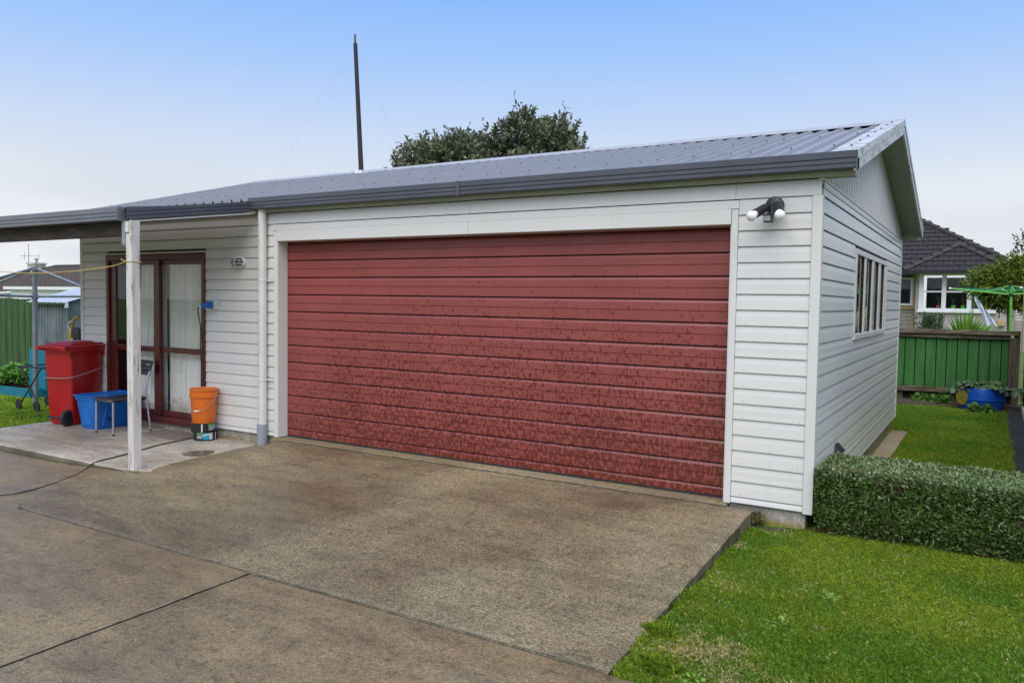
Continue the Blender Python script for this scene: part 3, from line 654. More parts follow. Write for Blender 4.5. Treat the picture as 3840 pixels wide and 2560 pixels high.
obj('post', MB().box((PX, PY, -.14), (PX + PS, PY + PS, 2.075)), 'post_paint', V, bevel=.006)
obj('post', MB().box((PX + .056, PY + .002, 2.0755), (PX + PS - .001, PY + PS - .001, 2.19)), 'post_paint', V)
obj('beam_end', MB().box((PX + .004, PY - .012, 2.078), (PX + .054, PY + .080, 2.180)), 'post_paint', V, bevel=.006)
br = obj('bracket', MB().box((PX - .052, PY - .0035, 1.965), (PX + .0, PY + .0, 2.20)), 'galvanised', V)
mb = MB()
for z in (1.985, 2.04, 2.10, 2.15):
    for xx in (PX - .042, PX - .012): mb.lathe([(.006, 0), (.006, -.004)], (xx, PY - .0035, z), 'y', 8)
obj('bolt', mb, 'tube_steel', br, kind='stuff')

# ---------------------------------------------------------------- fittings on the wall
F = thing('floodlight', 'black twin floodlight with two white globes on the wall right of the red door', 'floodlight', (5.144, -.014, 2.225))
obj('base', MB().lathe([(.066, .0), (.068, -.018), (.060, -.034), (.030, -.046)], (5.144, -.012, 2.222), 'y', 28), 'black_plastic', F, smooth=True)
obj('mount_block', MB().box((5.115, -.085, 2.19), (5.168, -.045, 2.245)), 'black_plastic', F, bevel=.006)
a0, a1 = Vector((5.115, -.075, 2.222)), Vector((5.054, -.215, 2.150))
obj('lamp_holder', MB().tube([a0, a0 + (a1 - a0) * .28, a0 + (a1 - a0) * .29, a1], [.014, .016, .030, .033], 20), 'black_plastic', F, smooth=True)
d_ = (a1 - a0).normalized()
obj('globe', MB().tube([a1 - d_ * .004, a1 + d_ * .010, a1 + d_ * .018] + [a1 + d_ * (.045 - .036 * math.cos(t)) for t in np.linspace(.7, 3.05, 10)], [.024, .024, .022] + [.036 * math.sin(t) + .001 for t in np.linspace(.7, 3.05, 10)], 24), 'bulb_white', F, smooth='all')
b0, b1 = Vector((5.172, -.070, 2.232)), Vector((5.206, -.160, 2.160))
obj('lamp_holder', MB().tube([b0, b0 + (b1 - b0) * .2, b0 + (b1 - b0) * .22, b1], [.015, .018, .032, .035], 20), 'black_plastic', F, smooth=True)
d_ = (b1 - b0).normalized()
obj('globe', MB().tube([b1 - d_ * .004, b1 + d_ * .008] + [b1 + d_ * (.040 - .037 * math.cos(t)) for t in np.linspace(.7, 3.05, 10)], [.025, .024] + [.037 * math.sin(t) + .001 for t in np.linspace(.7, 3.05, 10)], 24), 'bulb_white', F, smooth='all')
obj('sensor_arm', MB().tube([(5.142, -.080, 2.20), (5.145, -.095, 2.165), (5.140, -.100, 2.14)], .013, 12), 'black_plastic', F, smooth=True)
sn = obj('sensor', MB().extrude([(5.150, -.075, 2.150), (5.150, -.135, 2.150), (5.150, -.170, 2.140), (5.150, -.150, 2.100), (5.150, -.150, 2.092), (5.150, -.085, 2.096)], (-.055, 0, 0)), 'black_plastic', F, bevel=.004)
obj('sensor_window', MB().add([(5.147, -.172, 2.137), (5.147, -.153, 2.103), (5.098, -.153, 2.103), (5.098, -.172, 2.137)], [(0, 1, 2, 3)]), 'sensor_lens', sn)

B = thing('bulkhead_light', 'small oval caged bulkhead light on the wall left of the downpipe', 'wall light', (-.59, -.012, 1.886))
def oval(r1, r2, n=28, ex=.05):
    out_ = []
    for k in range(n):
        a = 2 * math.pi * k / n; cx = ex if math.cos(a) >= 0 else -ex; out_.append((cx + r1 * math.cos(a), r2 * math.sin(a)))
    return out_
def loft(rings): 
    mb = MB(); n = len(rings[0]); mb.v = [tuple(p) for r_ in rings for p in r_]
    for i in range(len(rings) - 1):
        for k in range(n): mb.f.append((i * n + k, i * n + (k + 1) % n, (i + 1) * n + (k + 1) % n, (i + 1) * n + k))
    mb.f.append(tuple(range(n - 1, -1, -1))); mb.f.append(tuple((len(rings) - 1) * n + k for k in range(n))); return mb
def ov(s_, y): return [(-.59 + a * s_, y, 1.886 + b * s_) for a, b in oval(.048, .050)]
obj('base', loft([ov(1.0, -.01), ov(1.0, -.035), ov(.93, -.045)]), 'white_alu', B, smooth=True)
obj('lens', loft([ov(.85, -.045), ov(.84, -.075), ov(.70, -.092), ov(.45, -.099)]), 'lamp_glass', B, smooth=True)
cg = MB()
for z_ in (1.868, 1.904): cg.tube([(-.688, -.05, z_), (-.668, -.088, z_), (-.59, -.104, z_), (-.512, -.088, z_), (-.492, -.05, z_)], .0035, 6)
cg.tube([(-.59, -.05, 1.836), (-.59, -.088, 1.848), (-.59, -.106, 1.886), (-.59, -.088, 1.924), (-.59, -.05, 1.936)], .006, 6)
rr = [Vector(p) for p in ov(.97, -.050)]; cg.tube(rr + [rr[0]], .009, 8)
obj('cage', cg, 'white_alu', B, smooth=True)

S = thing('power_socket', 'grey outdoor power socket with a blue plug beside the maroon door', 'socket', (-1.0, -.012, 1.41))
obj('socket_box', MB().box((-1.050, -.062, 1.362), (-.945, -.006, 1.462)), 'box_grey', S, bevel=.005)
pl = obj('plug', MB().box((-1.056, -.10, 1.368), (-.985, -.0625, 1.452)), 'plug_blue', S, bevel=.006)
obj('plug_grip', MB().tube([(-1.02, -.10, 1.408), (-1.035, -.15, 1.398), (-1.05, -.185, 1.390)], [.030, .027, .020], 16), 'plug_blue', pl, smooth=True)
obj('plug_collar', MB().tube([(-1.05, -.185, 1.390), (-1.056, -.20, 1.387)], [.021, .019], 16), 'box_grey', pl, smooth=True)
cable = []
for p in [(-1.056, -.20, 1.387), (-1.085, -.19, 1.34), (-1.15, -.12, 1.24), (-1.215, -.055, 1.12), (-1.228, -.05, .9), (-1.215, -.05, .7), (-1.215, -.055, .35), (-1.21, -.07, .02), (-1.20, -.12, -.092), (-1.15, -.30, -.098), (-1.10, -.66, -.100), (-.99, -1.0, -.104), (-.90, -1.30, -.108), (-.86, -1.48, -.110), (-.84, -1.575, -.125), (-.80, -1.66, -.152), (-.68, -1.80, -.153), (-.53, -2.08, -.165), (-.47, -2.38, -.178), (-.56, -2.56, -.19), (-1.0, -3.0, -.19), (-1.8, -3.3, -.19)]: cable.append(p)
def smooth_path(P, n=6):
    P = [Vector(p) for p in P]; o = []
    for i in range(len(P) - 1):
        a, b, c, d = P[max(0, i - 1)], P[i], P[i + 1], P[min(len(P) - 1, i + 2)]
        for k in range(n):
            t = k / n; o.append(.5 * ((2 * b) + (c - a) * t + (2 * a - 5 * b + 4 * c - d) * t * t + (3 * b - a - 3 * c + d) * t ** 3))
    return o + [P[-1]]
tag(obj('extension_cord', MB().tube(smooth_path(cable), .0065, 8), 'cable_black', smooth=True), 'black extension cord running from the blue plug across patio and driveway', 'cord')
SL_ = thing('solar_light', 'small dark solar light on the side wall just above the hedge', 'solar light', (XR + .03, 1.0, .30))
obj('housing', MB().add([(XR + .014, .90, .31), (XR + .014, 1.06, .31), (XR + .07, .90, .31), (XR + .07, 1.06, .31), (XR + .014, .92, .372), (XR + .014, 1.04, .372)], [(0, 1, 3, 2), (0, 2, 4), (1, 5, 3), (2, 3, 5, 4), (0, 4, 5, 1)]), 'black_plastic', SL_)
obj('solar_panel', MB().add([(XR + .075, .895, .309), (XR + .075, 1.065, .309), (XR + .017, 1.045, .376), (XR + .017, .915, .376)], [(0, 1, 2, 3)]), 'black_plastic', SL_)

# mast with guy wires on the roof
Mt = thing('mast', 'tall dark timber mast standing on the grey roof', 'mast', (-1.19, 2.62, 3.24))
obj('pole', MB().add([(-1.220, 2.59, 3.20), (-1.165, 2.59, 3.20), (-1.165, 2.64, 3.20), (-1.220, 2.64, 3.20), (-1.340, 2.59, 5.11), (-1.297, 2.59, 5.11), (-1.297, 2.63, 5.11), (-1.340, 2.63, 5.11)], [(3, 2, 1, 0), (4, 5, 6, 7), (0, 1, 5, 4), (1, 2, 6, 5), (2, 3, 7, 6), (3, 0, 4, 7)]), 'cable_black', Mt, bevel=.004)
obj('tip', MB().tube([(-1.322, 2.615, 5.10), (-1.330, 2.615, 5.235)], .014, 8), 'twig', Mt)
obj('flashing', MB().box((-1.255, 2.54, roof_z(2.56) + .028), (-1.13, 2.70, roof_z(2.70) + .042)), 'white_metal', Mt, bevel=.01)
obj('guy_wire', MB().tube([(-1.32, 2.61, 5.05), (-1.648, 3.5, 4.60), (-2.114, 4.5, 4.10), (-2.6, 5.3, 3.6), (-2.9, 5.9, 2.6)], .0007, 4), 'label_grey', Mt)
obj('guy_wire', MB().tube([(-1.31, 2.58, 5.05), (-1.50, 2.3, 4.52), (-1.71, 2.05, 3.97), (-2.2, 2.2, 3.54), (-2.875, 2.4, 3.20)], .0007, 4), 'label_grey', Mt)

# ---------------------------------------------------------------- curtains behind the sliding door
def curtain(name, x0, x1, y, z0, z1, folds, amp, lean=0.0):
    n = 120; mb = MB(); T = np.linspace(0, 1, n); rows = []
    for zi, z in enumerate(np.linspace(z0, z1, 9)):
        k = zi / 8; sh = lean * (1 - k)
        rows.append([(x0 + sh * (1 - t) + (x1 - x0) * t + .004 * math.sin(40 * t + z), y + amp * (math.sin(folds * 6.283 * t + .5 * math.sin(9 * t)) + .35 * math.sin(folds * 15 * t + 1)), z) for t in T])
    for a, b in zip(rows[:-1], rows[1:]): mb.strip(a, b)
    return obj(name, mb, 'curtain', smooth='all')
tag(curtain('curtain', -2.10, -1.17, .165, .05, 1.95, 8, .022), 'pale grey full length curtain behind the right-hand maroon glass door', 'curtain')
tag(curtain('curtain', -2.62, -2.13, .155, .05, 1.95, 5, .020, -.20), 'pale curtain drawn aside behind the glass left of the porch post', 'curtain')

# ---------------------------------------------------------------- patio things
# wheelie bin, handle side towards -x'
BN = thing('wheelie_bin', 'tall red wheelie bin standing on the patio by the garage corner', 'bin', (-3.31, -.33, -.108), R(104))
BS = .80
def rrect(x0, x1, y0, y1, r, z, n=5, k=1):
    o = []; x0, x1, y0, y1 = x0 * k, x1 * k, y0 * k, y1 * k
    for cx, cy, a0 in ((x1 - r, y1 - r, 0), (x0 + r, y1 - r, 90), (x0 + r, y0 + r, 180), (x1 - r, y0 + r, 270)):
        for k in range(n + 1): a = R(a0 + 90 * k / n); o.append((cx + r * math.cos(a), cy + r * math.sin(a), z))
    return o
obj('body', loft([rrect(-.24, .26, -.225, .225, .04, .015, k=BS), rrect(-.26, .285, -.235, .235, .045, .10, k=BS), rrect(-.305, .355, -.270, .270, .05, .90, k=BS), rrect(-.305, .355, -.270, .270, .05, .925, k=BS)]), 'bin_red', BN, True, True)
obj('rim', loft([rrect(-.335, .385, -.292, .292, .05, .915, k=BS), rrect(-.340, .390, -.296, .296, .05, .950, k=BS), rrect(-.335, .385, -.292, .292, .05, .955, k=BS)]), 'bin_red', BN, True, True)
rb = MB()
def bx8(m, a, b): return m.box((a[0] * BS, a[1] * BS, a[2]), (b[0] * BS, b[1] * BS, b[2]))
for xx in (-.2, -.06, .08, .22): bx8(rb, (xx, -.292, .875), (xx + .015, -.262, .916)); bx8(rb, (xx, .262, .875), (xx + .015, .292, .916))
bx8(rb, (.30, -.29, .86), (.385, -.27, .916)); bx8(rb, (-.335, -.29, .85), (-.29, -.275, .916))
obj('rim_rib', rb, 'bin_red', BN, True)
ld = obj('lid', loft([rrect(-.33, .42, -.300, .300, .05, .957, k=BS), rrect(-.33, .425, -.303, .303, .05, .975, k=BS), rrect(-.29, .37, -.262, .262, .06, 1.000, k=BS), rrect(-.22, .27, -.20, .20, .06, 1.012, k=BS), rrect(-.19, .24, -.17, .17, .05, 1.030, k=BS), rrect(-.16, .20, -.14, .14, .05, 1.034, k=BS)]), 'bin_red', BN, True, True)
obj('lid_ridge', bx8(bx8(bx8(MB(), (-.27, -.262, .996), (.33, -.240, 1.012)), (-.27, .240, .996), (.33, .262, 1.012)), (.385, -.12, .94), (.445, .12, .958)), 'bin_red', ld, True, bevel=.004)
obj('handle', bx8(bx8(MB().tube([(-.26, -.19, .955), (-.32, -.19, .965), (-.335, -.17, .965), (-.335, .17, .965), (-.32, .19, .965), (-.26, .19, .955)], .016, 10), (-.42, .225, .93), (-.33, .285, .985)), (-.42, -.285, .93), (-.33, -.225, .985)), 'bin_red', BN, True, True)
for sg in (-1,):
    wh = obj('wheel', MB().lathe([(.028, -.022), (.060, -.024), (.075, -.025), (.095, -.022), (.100, -.012), (.100, .012), (.095, .022), (.075, .025), (.060, .024), (.028, .022)], (-.245, sg * .155, .100), 'y', 30), 'black_rubber', BN, True, True)
    obj('hub', MB().lathe([(.030, -.030), (.058, -.026), (.058, .026), (.030, .030)], (-.245, sg * .155, .100), 'y', 24), 'label_grey' if 0 else 'black_plastic', wh, True, True)
obj('axle', MB().tube([(-.245, -.15, .1), (-.245, .15, .1)], .012, 8), 'black_plastic', BN, True)
cp = [(-3.60, -.40, .42), (-3.49, -.58, .46), (-3.40, -.62, .475), (-3.20, -.575, .478), (-3.06, -.53, .49), (-3.035, -.47, .50), (-3.07, -.25, .545), (-3.11, -.02, .60)]
tag(obj('cord', MB().tube(smooth_path(cp), .006, 6), 'cord_grey', smooth=True), 'thin grey cord stretched round the red bin to the wall', 'cord')

# blue tub
TB = thing('storage_tub', 'open blue plastic storage tub with a black crown logo beside the chair', 'tub', (-2.70, -.265, -.104), R(90))
z1 = .405
obj('body', loft([rrect(-.235, .235, -.150, .150, .03, .0), rrect(-.245, .245, -.158, .158, .035, .02), rrect(-.285, .285, -.190, .190, .04, .345), rrect(-.297, .297, -.200, .200, .04, .350), rrect(-.300, .300, -.203, .203, .04, z1 - .012), rrect(-.292, .292, -.195, .195, .04, z1 - .012), rrect(-.28, .28, -.185, .185, .04, .34), rrect(-.235, .235, -.15, .15, .03, .02)]), 'tub_blue', TB, True, True)
def ring_frame(a, b):
    n = len(a); return MB().strip(a, b, True)
obj('rim', loft([rrect(-.300, .300, -.203, .203, .04, z1 - .014), rrect(-.318, .318, -.221, .221, .045, z1 - .012), rrect(-.318, .318, -.221, .221, .045, z1), rrect(-.292, .292, -.195, .195, .04, z1), rrect(-.292, .292, -.195, .195, .04, z1 - .02)]), 'tub_blue', TB, True, True)
# raised panels on the long and short sides
def side_panel(y, x0, x1): 
    def yy(z, o): return y * (.158 + (.190 - .158) * z / .345 + o)
    q = [(x0, .035), (x1, .035), (x1 - .035, .26), (x0 + .035, .26)]
    mb = MB(); mb.v = [(a, yy(z, .0), z) for a, z in q] + [(a * .97 + (x0 + x1) * .015, yy(z, .009), z * .985 + .003) for a, z in q]
    mb.f = [(4, 5, 6, 7), (0, 1, 5, 4), (1, 2, 6, 5), (2, 3, 7, 6), (3, 0, 4, 7)]; return mb
obj('side_panel', side_panel(-1, -.17, .17), 'tub_blue', TB, True, bevel=.003)
mb = MB(); q = [(-.10, .05), (.10, .05), (.075, .25), (-.075, .25)]
mb.v = [(-(.245 + .04 * z / .345), a, z) for a, z in q] + [(-(.254 + .04 * z / .345), a * .95, z) for a, z in q]; mb.f = [(4, 5, 6, 7), (0, 1, 5, 4), (1, 2, 6, 5), (2, 3, 7, 6), (3, 0, 4, 7)]
obj('end_panel', mb, 'tub_blue', TB, True, bevel=.003)
def text_mesh(name, txt, size, mat, parent, M_, ext=.0006, shear=0, bold=0):
    cu = bpy.data.curves.new(name, 'FONT'); cu.body = txt; cu.size = size; cu.extrude = ext; cu.shear = shear; cu.offset = bold; cu.align_x = 'LEFT'
    t = bpy.data.objects.new(name, cu); C.objects.link(t); bpy.context.view_layer.update()
    me = bpy.data.meshes.new_from_object(t.evaluated_get(bpy.context.evaluated_depsgraph_get())); bpy.data.objects.remove(t)
    me.materials.clear(); me.materials.append(MATS[mat]); me.name = name
    o = bpy.data.objects.new(name, me); C.objects.link(o); o.parent = parent; o.matrix_local = M_; return o
tilt = math.atan(.032 / .345)
def on_tub(x, z): return Matrix.Translation((x, -(.168 + (.032) * z / .345) - .0015, z)) @ Matrix.Rotation(R(90) + tilt, 4, 'X')
# crown-topped W, built as strokes
lg = MB()
def stroke(a, b, w):
    a = Vector((*a, 0)); b = Vector((*b, 0)); d = (b - a).normalized() * w / 2; n_ = Vector((-d.y, d.x, 0)); lg.extrude([a + n_, b + n_, b - n_, a - n_], (0, 0, .001))
for a, b in (((.002, .016), (.002, .044)), ((.016, .024), (.016, .050)), ((.030, .016), (.030, .044)), ((.002, .024), (.030, .024)), ((.002, .018), (.006, .002)), ((.006, .002), (.016, .010)), ((.016, .010), (.026, .002)), ((.026, .002), (.030, .018))): stroke(a, b, .0065)
o_ = obj('logo', lg, 'label_black', TB, True); o_.matrix_local = on_tub(-.115, .105)
text_mesh('logo', 'aroa', .030, 'label_black', TB, on_tub(-.078, .107), shear=.2, bold=.0008)
text_mesh('logo', 'WWW.AROA.CO.NZ' if 0 else 'home storage', .0115, 'label_black', TB, on_tub(-.115, .090), bold=.0003)

# chair
CH = thing('chair', 'black plastic stacking chair with silver tube legs half hidden by the porch post', 'chair', (-2.19, -.37, -.104), R(-5))
seat = MB(); ys = [(-.255, .375), (-.250, .395), (-.235, .408), (-.20, .413), (-.10, .406), (.05, .402), (.17, .412)]
seat.strip([(-.20, y, z) for y, z in ys], [(.20, y, z) for y, z in ys])
so = obj('seat', seat, 'seat_plastic', CH, True, smooth='all'); sm = so.modifiers.new('thick', 'SOLIDIFY'); sm.thickness = .012
bk = MB(); pr2 = []
for z, y in ((.655, .205), (.70, .215), (.76, .232), (.815, .252), (.83, .256)):
    pr2.append([(x_, y + .045 * (1 - (x_ / .2) ** 2) , z) for x_ in np.linspace(-.205, .205, 9)])
for a, b in zip(pr2[:-1], pr2[1:]): bk.strip(a, b)
bo = obj('backrest', bk, 'seat_plastic', CH, True, smooth='all'); sm = bo.modifiers.new('thick', 'SOLIDIFY'); sm.thickness = .02
obj('backrest_slot', MB().box((.05, .246, .775), (.13, .252, .787)), 'label_grey', bo, True)
for sx_ in (-1, 1):
    x_ = .192 * sx_
    obj('leg', MB().tube([(x_ * 1.02, -.235, .004), (x_, -.232, .385)], .0115, 12), 'tube_steel', CH, True, True)
    obj('leg', MB().tube(smooth_path([(x_ * 1.0, .215, .004), (x_, .19, .20), (x_, .165, .42), (x_, .160, .52), (x_ * 1.0, .19, .66), (x_, .225, .74)]), .0115, 12), 'tube_steel', CH, True, True)
    obj('seat_rail', MB().tube([(x_ * .96, -.225, .385), (x_ * .96, .165, .392)], .010, 10), 'black_plastic', CH, True, True)
obj('foot_cap', MB().tube([(.196, -.235, .0), (.196, -.235, .018)], .014, 10).tube([(-.196, -.235, .0), (-.196, -.235, .018)], .014, 10).tube([(.192, .216, .0), (.192, .214, .018)], .014, 10).tube([(-.192, .216, .0), (-.192, .214, .018)], .014, 10), 'black_rubber', CH, True)

# bucket and the two rolls it stands on
BX, BY = -1.025, -.165
def roll(name, x, y, z0, z1, r, label):
    t = thing(name, label, 'edging roll', (x, y, z0), group='rolls of black garden edging')
    mb = MB().lathe([(r, 0), (r, z1 - z0)], (x, y, z0), 'z', 40); obj('coil', mb, 'label_black', t, smooth=True); return t
R1 = roll('edging_roll', BX + .025, BY + .005, -.103, -.010, .128, 'lower black garden edging roll with the blue picture label under the orange bucket')
R2 = roll('edging_roll', BX - .005, BY - .005, -.009, .088, .131, 'upper black garden edging roll directly below the orange bucket')
camdir = math.atan2(-5.95 - BY, 6.5 - BX)      # side the labels face
def wrap(cx, cy, r, a0, a1, z0, z1, mat, parent, name='label'):
    n = 10; A = [camdir + R(a0 + (a1 - a0) * k / n) for k in range(n + 1)]
    return obj(name, MB().strip([(cx + r * math.cos(a), cy + r * math.sin(a), z0) for a in A], [(cx + r * math.cos(a), cy + r * math.sin(a), z1) for a in A]), mat, parent)
def wrap_text(txt, size, cx, cy, r, a0, z, mat, parent):
    """letters set one by one round the coil"""
    a = camdir + R(a0)
    for ch in txt:
        if ch != ' ':
            M_ = Matrix.Translation(Vector((cx + r * math.cos(a), cy + r * math.sin(a), z)) - parent.location) @ Matrix.Rotation(a + R(90), 4, 'Z') @ Matrix.Rotation(R(90), 4, 'X')
            text_mesh('lettering', ch, size, mat, parent, M_, .0004, bold=.0006)
        a += size * .66 / r
def vec(*a): return Vector(a)
c1 = (BX + .025, BY + .005)
wrap(*c1, .1290, -46, 36, -.092, -.014, 'label_black', R1); wrap(*c1, .1293, -46, -15, -.029, -.014, 'label_green', R1)
wrap(*c1, .1293, -14, 16, -.088, -.045, 'label_blue', R1); wrap(*c1, .1293, -14, 16, -.046, -.016, 'label_teal', R1)
wrap(*c1, .1293, 17, 33, -.086, -.015, 'label_white', R1); wrap(*c1, .1296, 20, 30, -.080, -.056, 'label_grey', R1)
wrap(*c1, .1292, 50, 54, -.098, -.012, 'label_white', R1, 'tape')
wrap_text('GARDEN', .020, *c1, .1297, -45, -.053, 'label_white', R1); wrap_text('EDGE', .024, *c1, .1297, -45, -.074, 'label_white', R1)
wrap_text('HDPE', .026, *c1, .1298, -11, -.042, 'label_white', R1); wrap_text('X', .026, *c1, .1298, 22, -.040, 'label_black', R1)
c2 = (BX - .005, BY - .005)
wrap(*c2, .1323, 24, 75, .066, .081, 'label_green', R2); wrap(*c2, .1323, 55, 75, .010, .064, 'label_blue', R2); wrap(*c2, .1323, -9, -3, -.006, .086, 'label_white', R2, 'tape')
wrap_text('GARDEN', .020, *c2, .1325, 25, .042, 'label_white', R2); wrap_text('EDGE', .024, *c2, .1325, 25, .016, 'label_white', R2)
BK = thing('bucket', 'orange plastic bucket with wire handle on two black edging rolls', 'bucket', (BX, BY, .089))
bz = .089
obj('body', MB().lathe([(.122, .0), (.126, .006), (.140, .285), (.152, .290), (.153, .300), (.152, .335), (.143, .340), (.143, .352), (.149, .356), (.149, .374), (.140, .376), (.138, .30), (.120, .01)], (BX, BY, bz), 'z', 48), 'bucket_orange', BK, smooth=True)
obj('lid', MB().lathe([(.150, .366), (.153, .370), (.152, .382), (.138, .386), (.134, .374), (.02, .372)], (BX, BY, bz), 'z', 48), 'bucket_orange', BK, smooth=True)
hA = camdir + R(62); hv = Vector((math.cos(hA), math.sin(hA), 0)); hf = Vector((math.cos(camdir + R(-28)), math.sin(camdir + R(-28)), 0)); c0 = Vector((BX, BY, bz))
wire = [c0 + hv * .152 * math.cos(t) + hf * .160 * math.sin(t) + Vector((0, 0, .32 - .175 * math.sin(t))) for t in np.linspace(0, math.pi, 24)]
hd = obj('handle', MB().tube(wire, .0022, 6), 'wire_grey', BK, smooth=True)
obj('grip', MB().tube(wire[10:14], .008, 10), 'label_white', hd, smooth=True)
tag(obj('doormat', MB().box((-1.92, -.40, -.104), (-1.22, -.02, -.094)), 'mat_brown', bevel=.004), 'flat brown doormat in front of the maroon sliding door', 'mat')
pd = MB(); pd.add([(-.40 + (.02 * math.sin(5 * k)) + .14 * math.cos(k * .628), -.70 + .17 * math.sin(k * .628) + .01 * math.cos(7 * k), -.1035) for k in range(10)], [tuple(range(10))])
obj('puddle', pd, 'puddle_stain', kind='structure')

# yellow rope tied round the post
rp = [(PX - .006 + 0, PY - .006, 1.815), (PX - .02, PY - .02, 1.800), (-.55, -1.53, 1.775), (-1.0, -1.52, 1.742), (-1.5, -1.52, 1.722), (-2.0, -1.52, 1.718), (-2.5, -1.52, 1.733), (-3.2, -1.52, 1.775), (-4.2, -1.52, 1.86)]
rpm = MB().tube(smooth_path(rp), .004, 6); q = .006
rpm.tube([(PX - q, PY - q, 1.815), (PX + PS + q, PY - q, 1.815), (PX + PS + q, PY + PS + q, 1.812), (PX - q, PY + PS + q, 1.812), (PX - q, PY - q, 1.818)], .004, 6)
rpm.tube([(PX - .004, PY - .01, 1.82), (PX - .03, PY - .02, 1.828), (PX - .04, PY - .02, 1.838)], .004, 6)
tag(obj('rope', rpm, 'rope_yellow', smooth=True), 'thin yellow rope tied round the white post and strung to the left', 'rope')

# yellow hose reel on the end wall
HR = thing('cable_reel', 'yellow and black cable reel on the garage end wall above the red bin', 'reel', (-4.19, .2, .86))
def yz(a, b): return (-4.19 + a, .2, b)
obj('frame', MB().tube(smooth_path([(-4.26, .2, .78), (-4.26, .2, 1.0), (-4.23, .2, 1.12), (-4.17, .2, 1.18), (-4.09, .2, 1.19)]), .022, 8).box((-4.29, .16, .76), (-4.21, .24, 1.02)).box((-4.34, .16, .765), (-4.0, .26, .785)).box((-4.09, .10, .80), (-3.67, .16, .86)), 'reel_yellow', HR, smooth=True)
obj('drum', MB().lathe([(.03, -.06), (.10, -.055), (.10, .055), (.03, .06)], (-4.12, .22, .96), 'y', 24), 'black_plastic', HR, smooth=True)
obj('handle', MB().tube(smooth_path([(-4.20, .17, 1.14), (-4.27, .17, 1.12), (-4.29, .17, 1.08), (-4.26, .17, 1.03), (-4.21, .17, .985)]), .013, 8).tube([(-4.15, .14, .90), (-4.11, .12, .87)], .014, 8), 'white_metal', HR, smooth=True)

# ---------------------------------------------------------------- back yard on the left
CL = thing('clothesline', 'grey galvanised rotary clothesline on a tall pole left of the garage', 'clothesline', (-5.62, .42, -.21))
obj('pole', MB().tube([(-5.62, .42, -.22), (-5.59, .42, 1.90)], [.036, .034], 14), 'galvanised', CL, smooth=True)
obj('hub', MB().tube([(-5.59, .42, 1.85), (-5.59, .42, 1.905)], .052, 14).tube([(-5.595, .42, 1.43), (-5.595, .42, 1.50)], .048, 14), 'galvanised', CL, smooth=True)
for k, ang in enumerate((12, 102, 192, 282)):
    d = Vector((math.cos(R(ang)), math.sin(R(ang)), 0)); a = Vector((-5.59, .42, 1.88)); b = Vector((-5.59, .42, 1.465))
    obj('arm', MB().tube([b + d * .04, b + d * 1.75 + Vector((0, 0, .02))], .017, 10), 'galvanised', CL, smooth=True)
    obj('strut', MB().tube([a + d * .03, b + d * 1.30 + Vector((0, 0, .03))], .017, 10), 'galvanised', CL, smooth=True)
# laundry trolley
TR = thing('laundry_trolley', 'black folding trolley with crossed legs and small wheels beside the clothesline pole', 'trolley', (-5.42, .27, -.20))
for dy in (0, .42):
    o_ = MB().tube([(-5.70, .24 + dy, -.13), (-5.12, .24 + dy, .44)], .010, 8).tube([(-5.18, .24 + dy, -.13), (-5.66, .24 + dy, .43)], .010, 8); obj('cross_leg', o_, 'black_plastic', TR, smooth=True)
    for xx in (-5.70, -5.32 if dy == 0 else -5.18): obj('wheel', MB().lathe([(.02, -.012), (.074, -.014), (.082, -.008), (.082, .008), (.074, .014), (.02, .012)], (xx + (.10 if xx > -5.4 else 0), .24 + dy - .02, -.121), 'y', 24), 'black_rubber', TR, smooth=True)
    obj('top_bar', MB().tube([(-5.78, .24 + dy, .435), (-5.05, .24 + dy, .445)], .013, 8), 'black_plastic', TR, smooth=True)
for xx in (-5.72, -5.10): obj('end_bar', MB().tube([(xx, .24, .437), (xx, .66, .437)], .011, 8), 'black_plastic', TR, smooth=True)
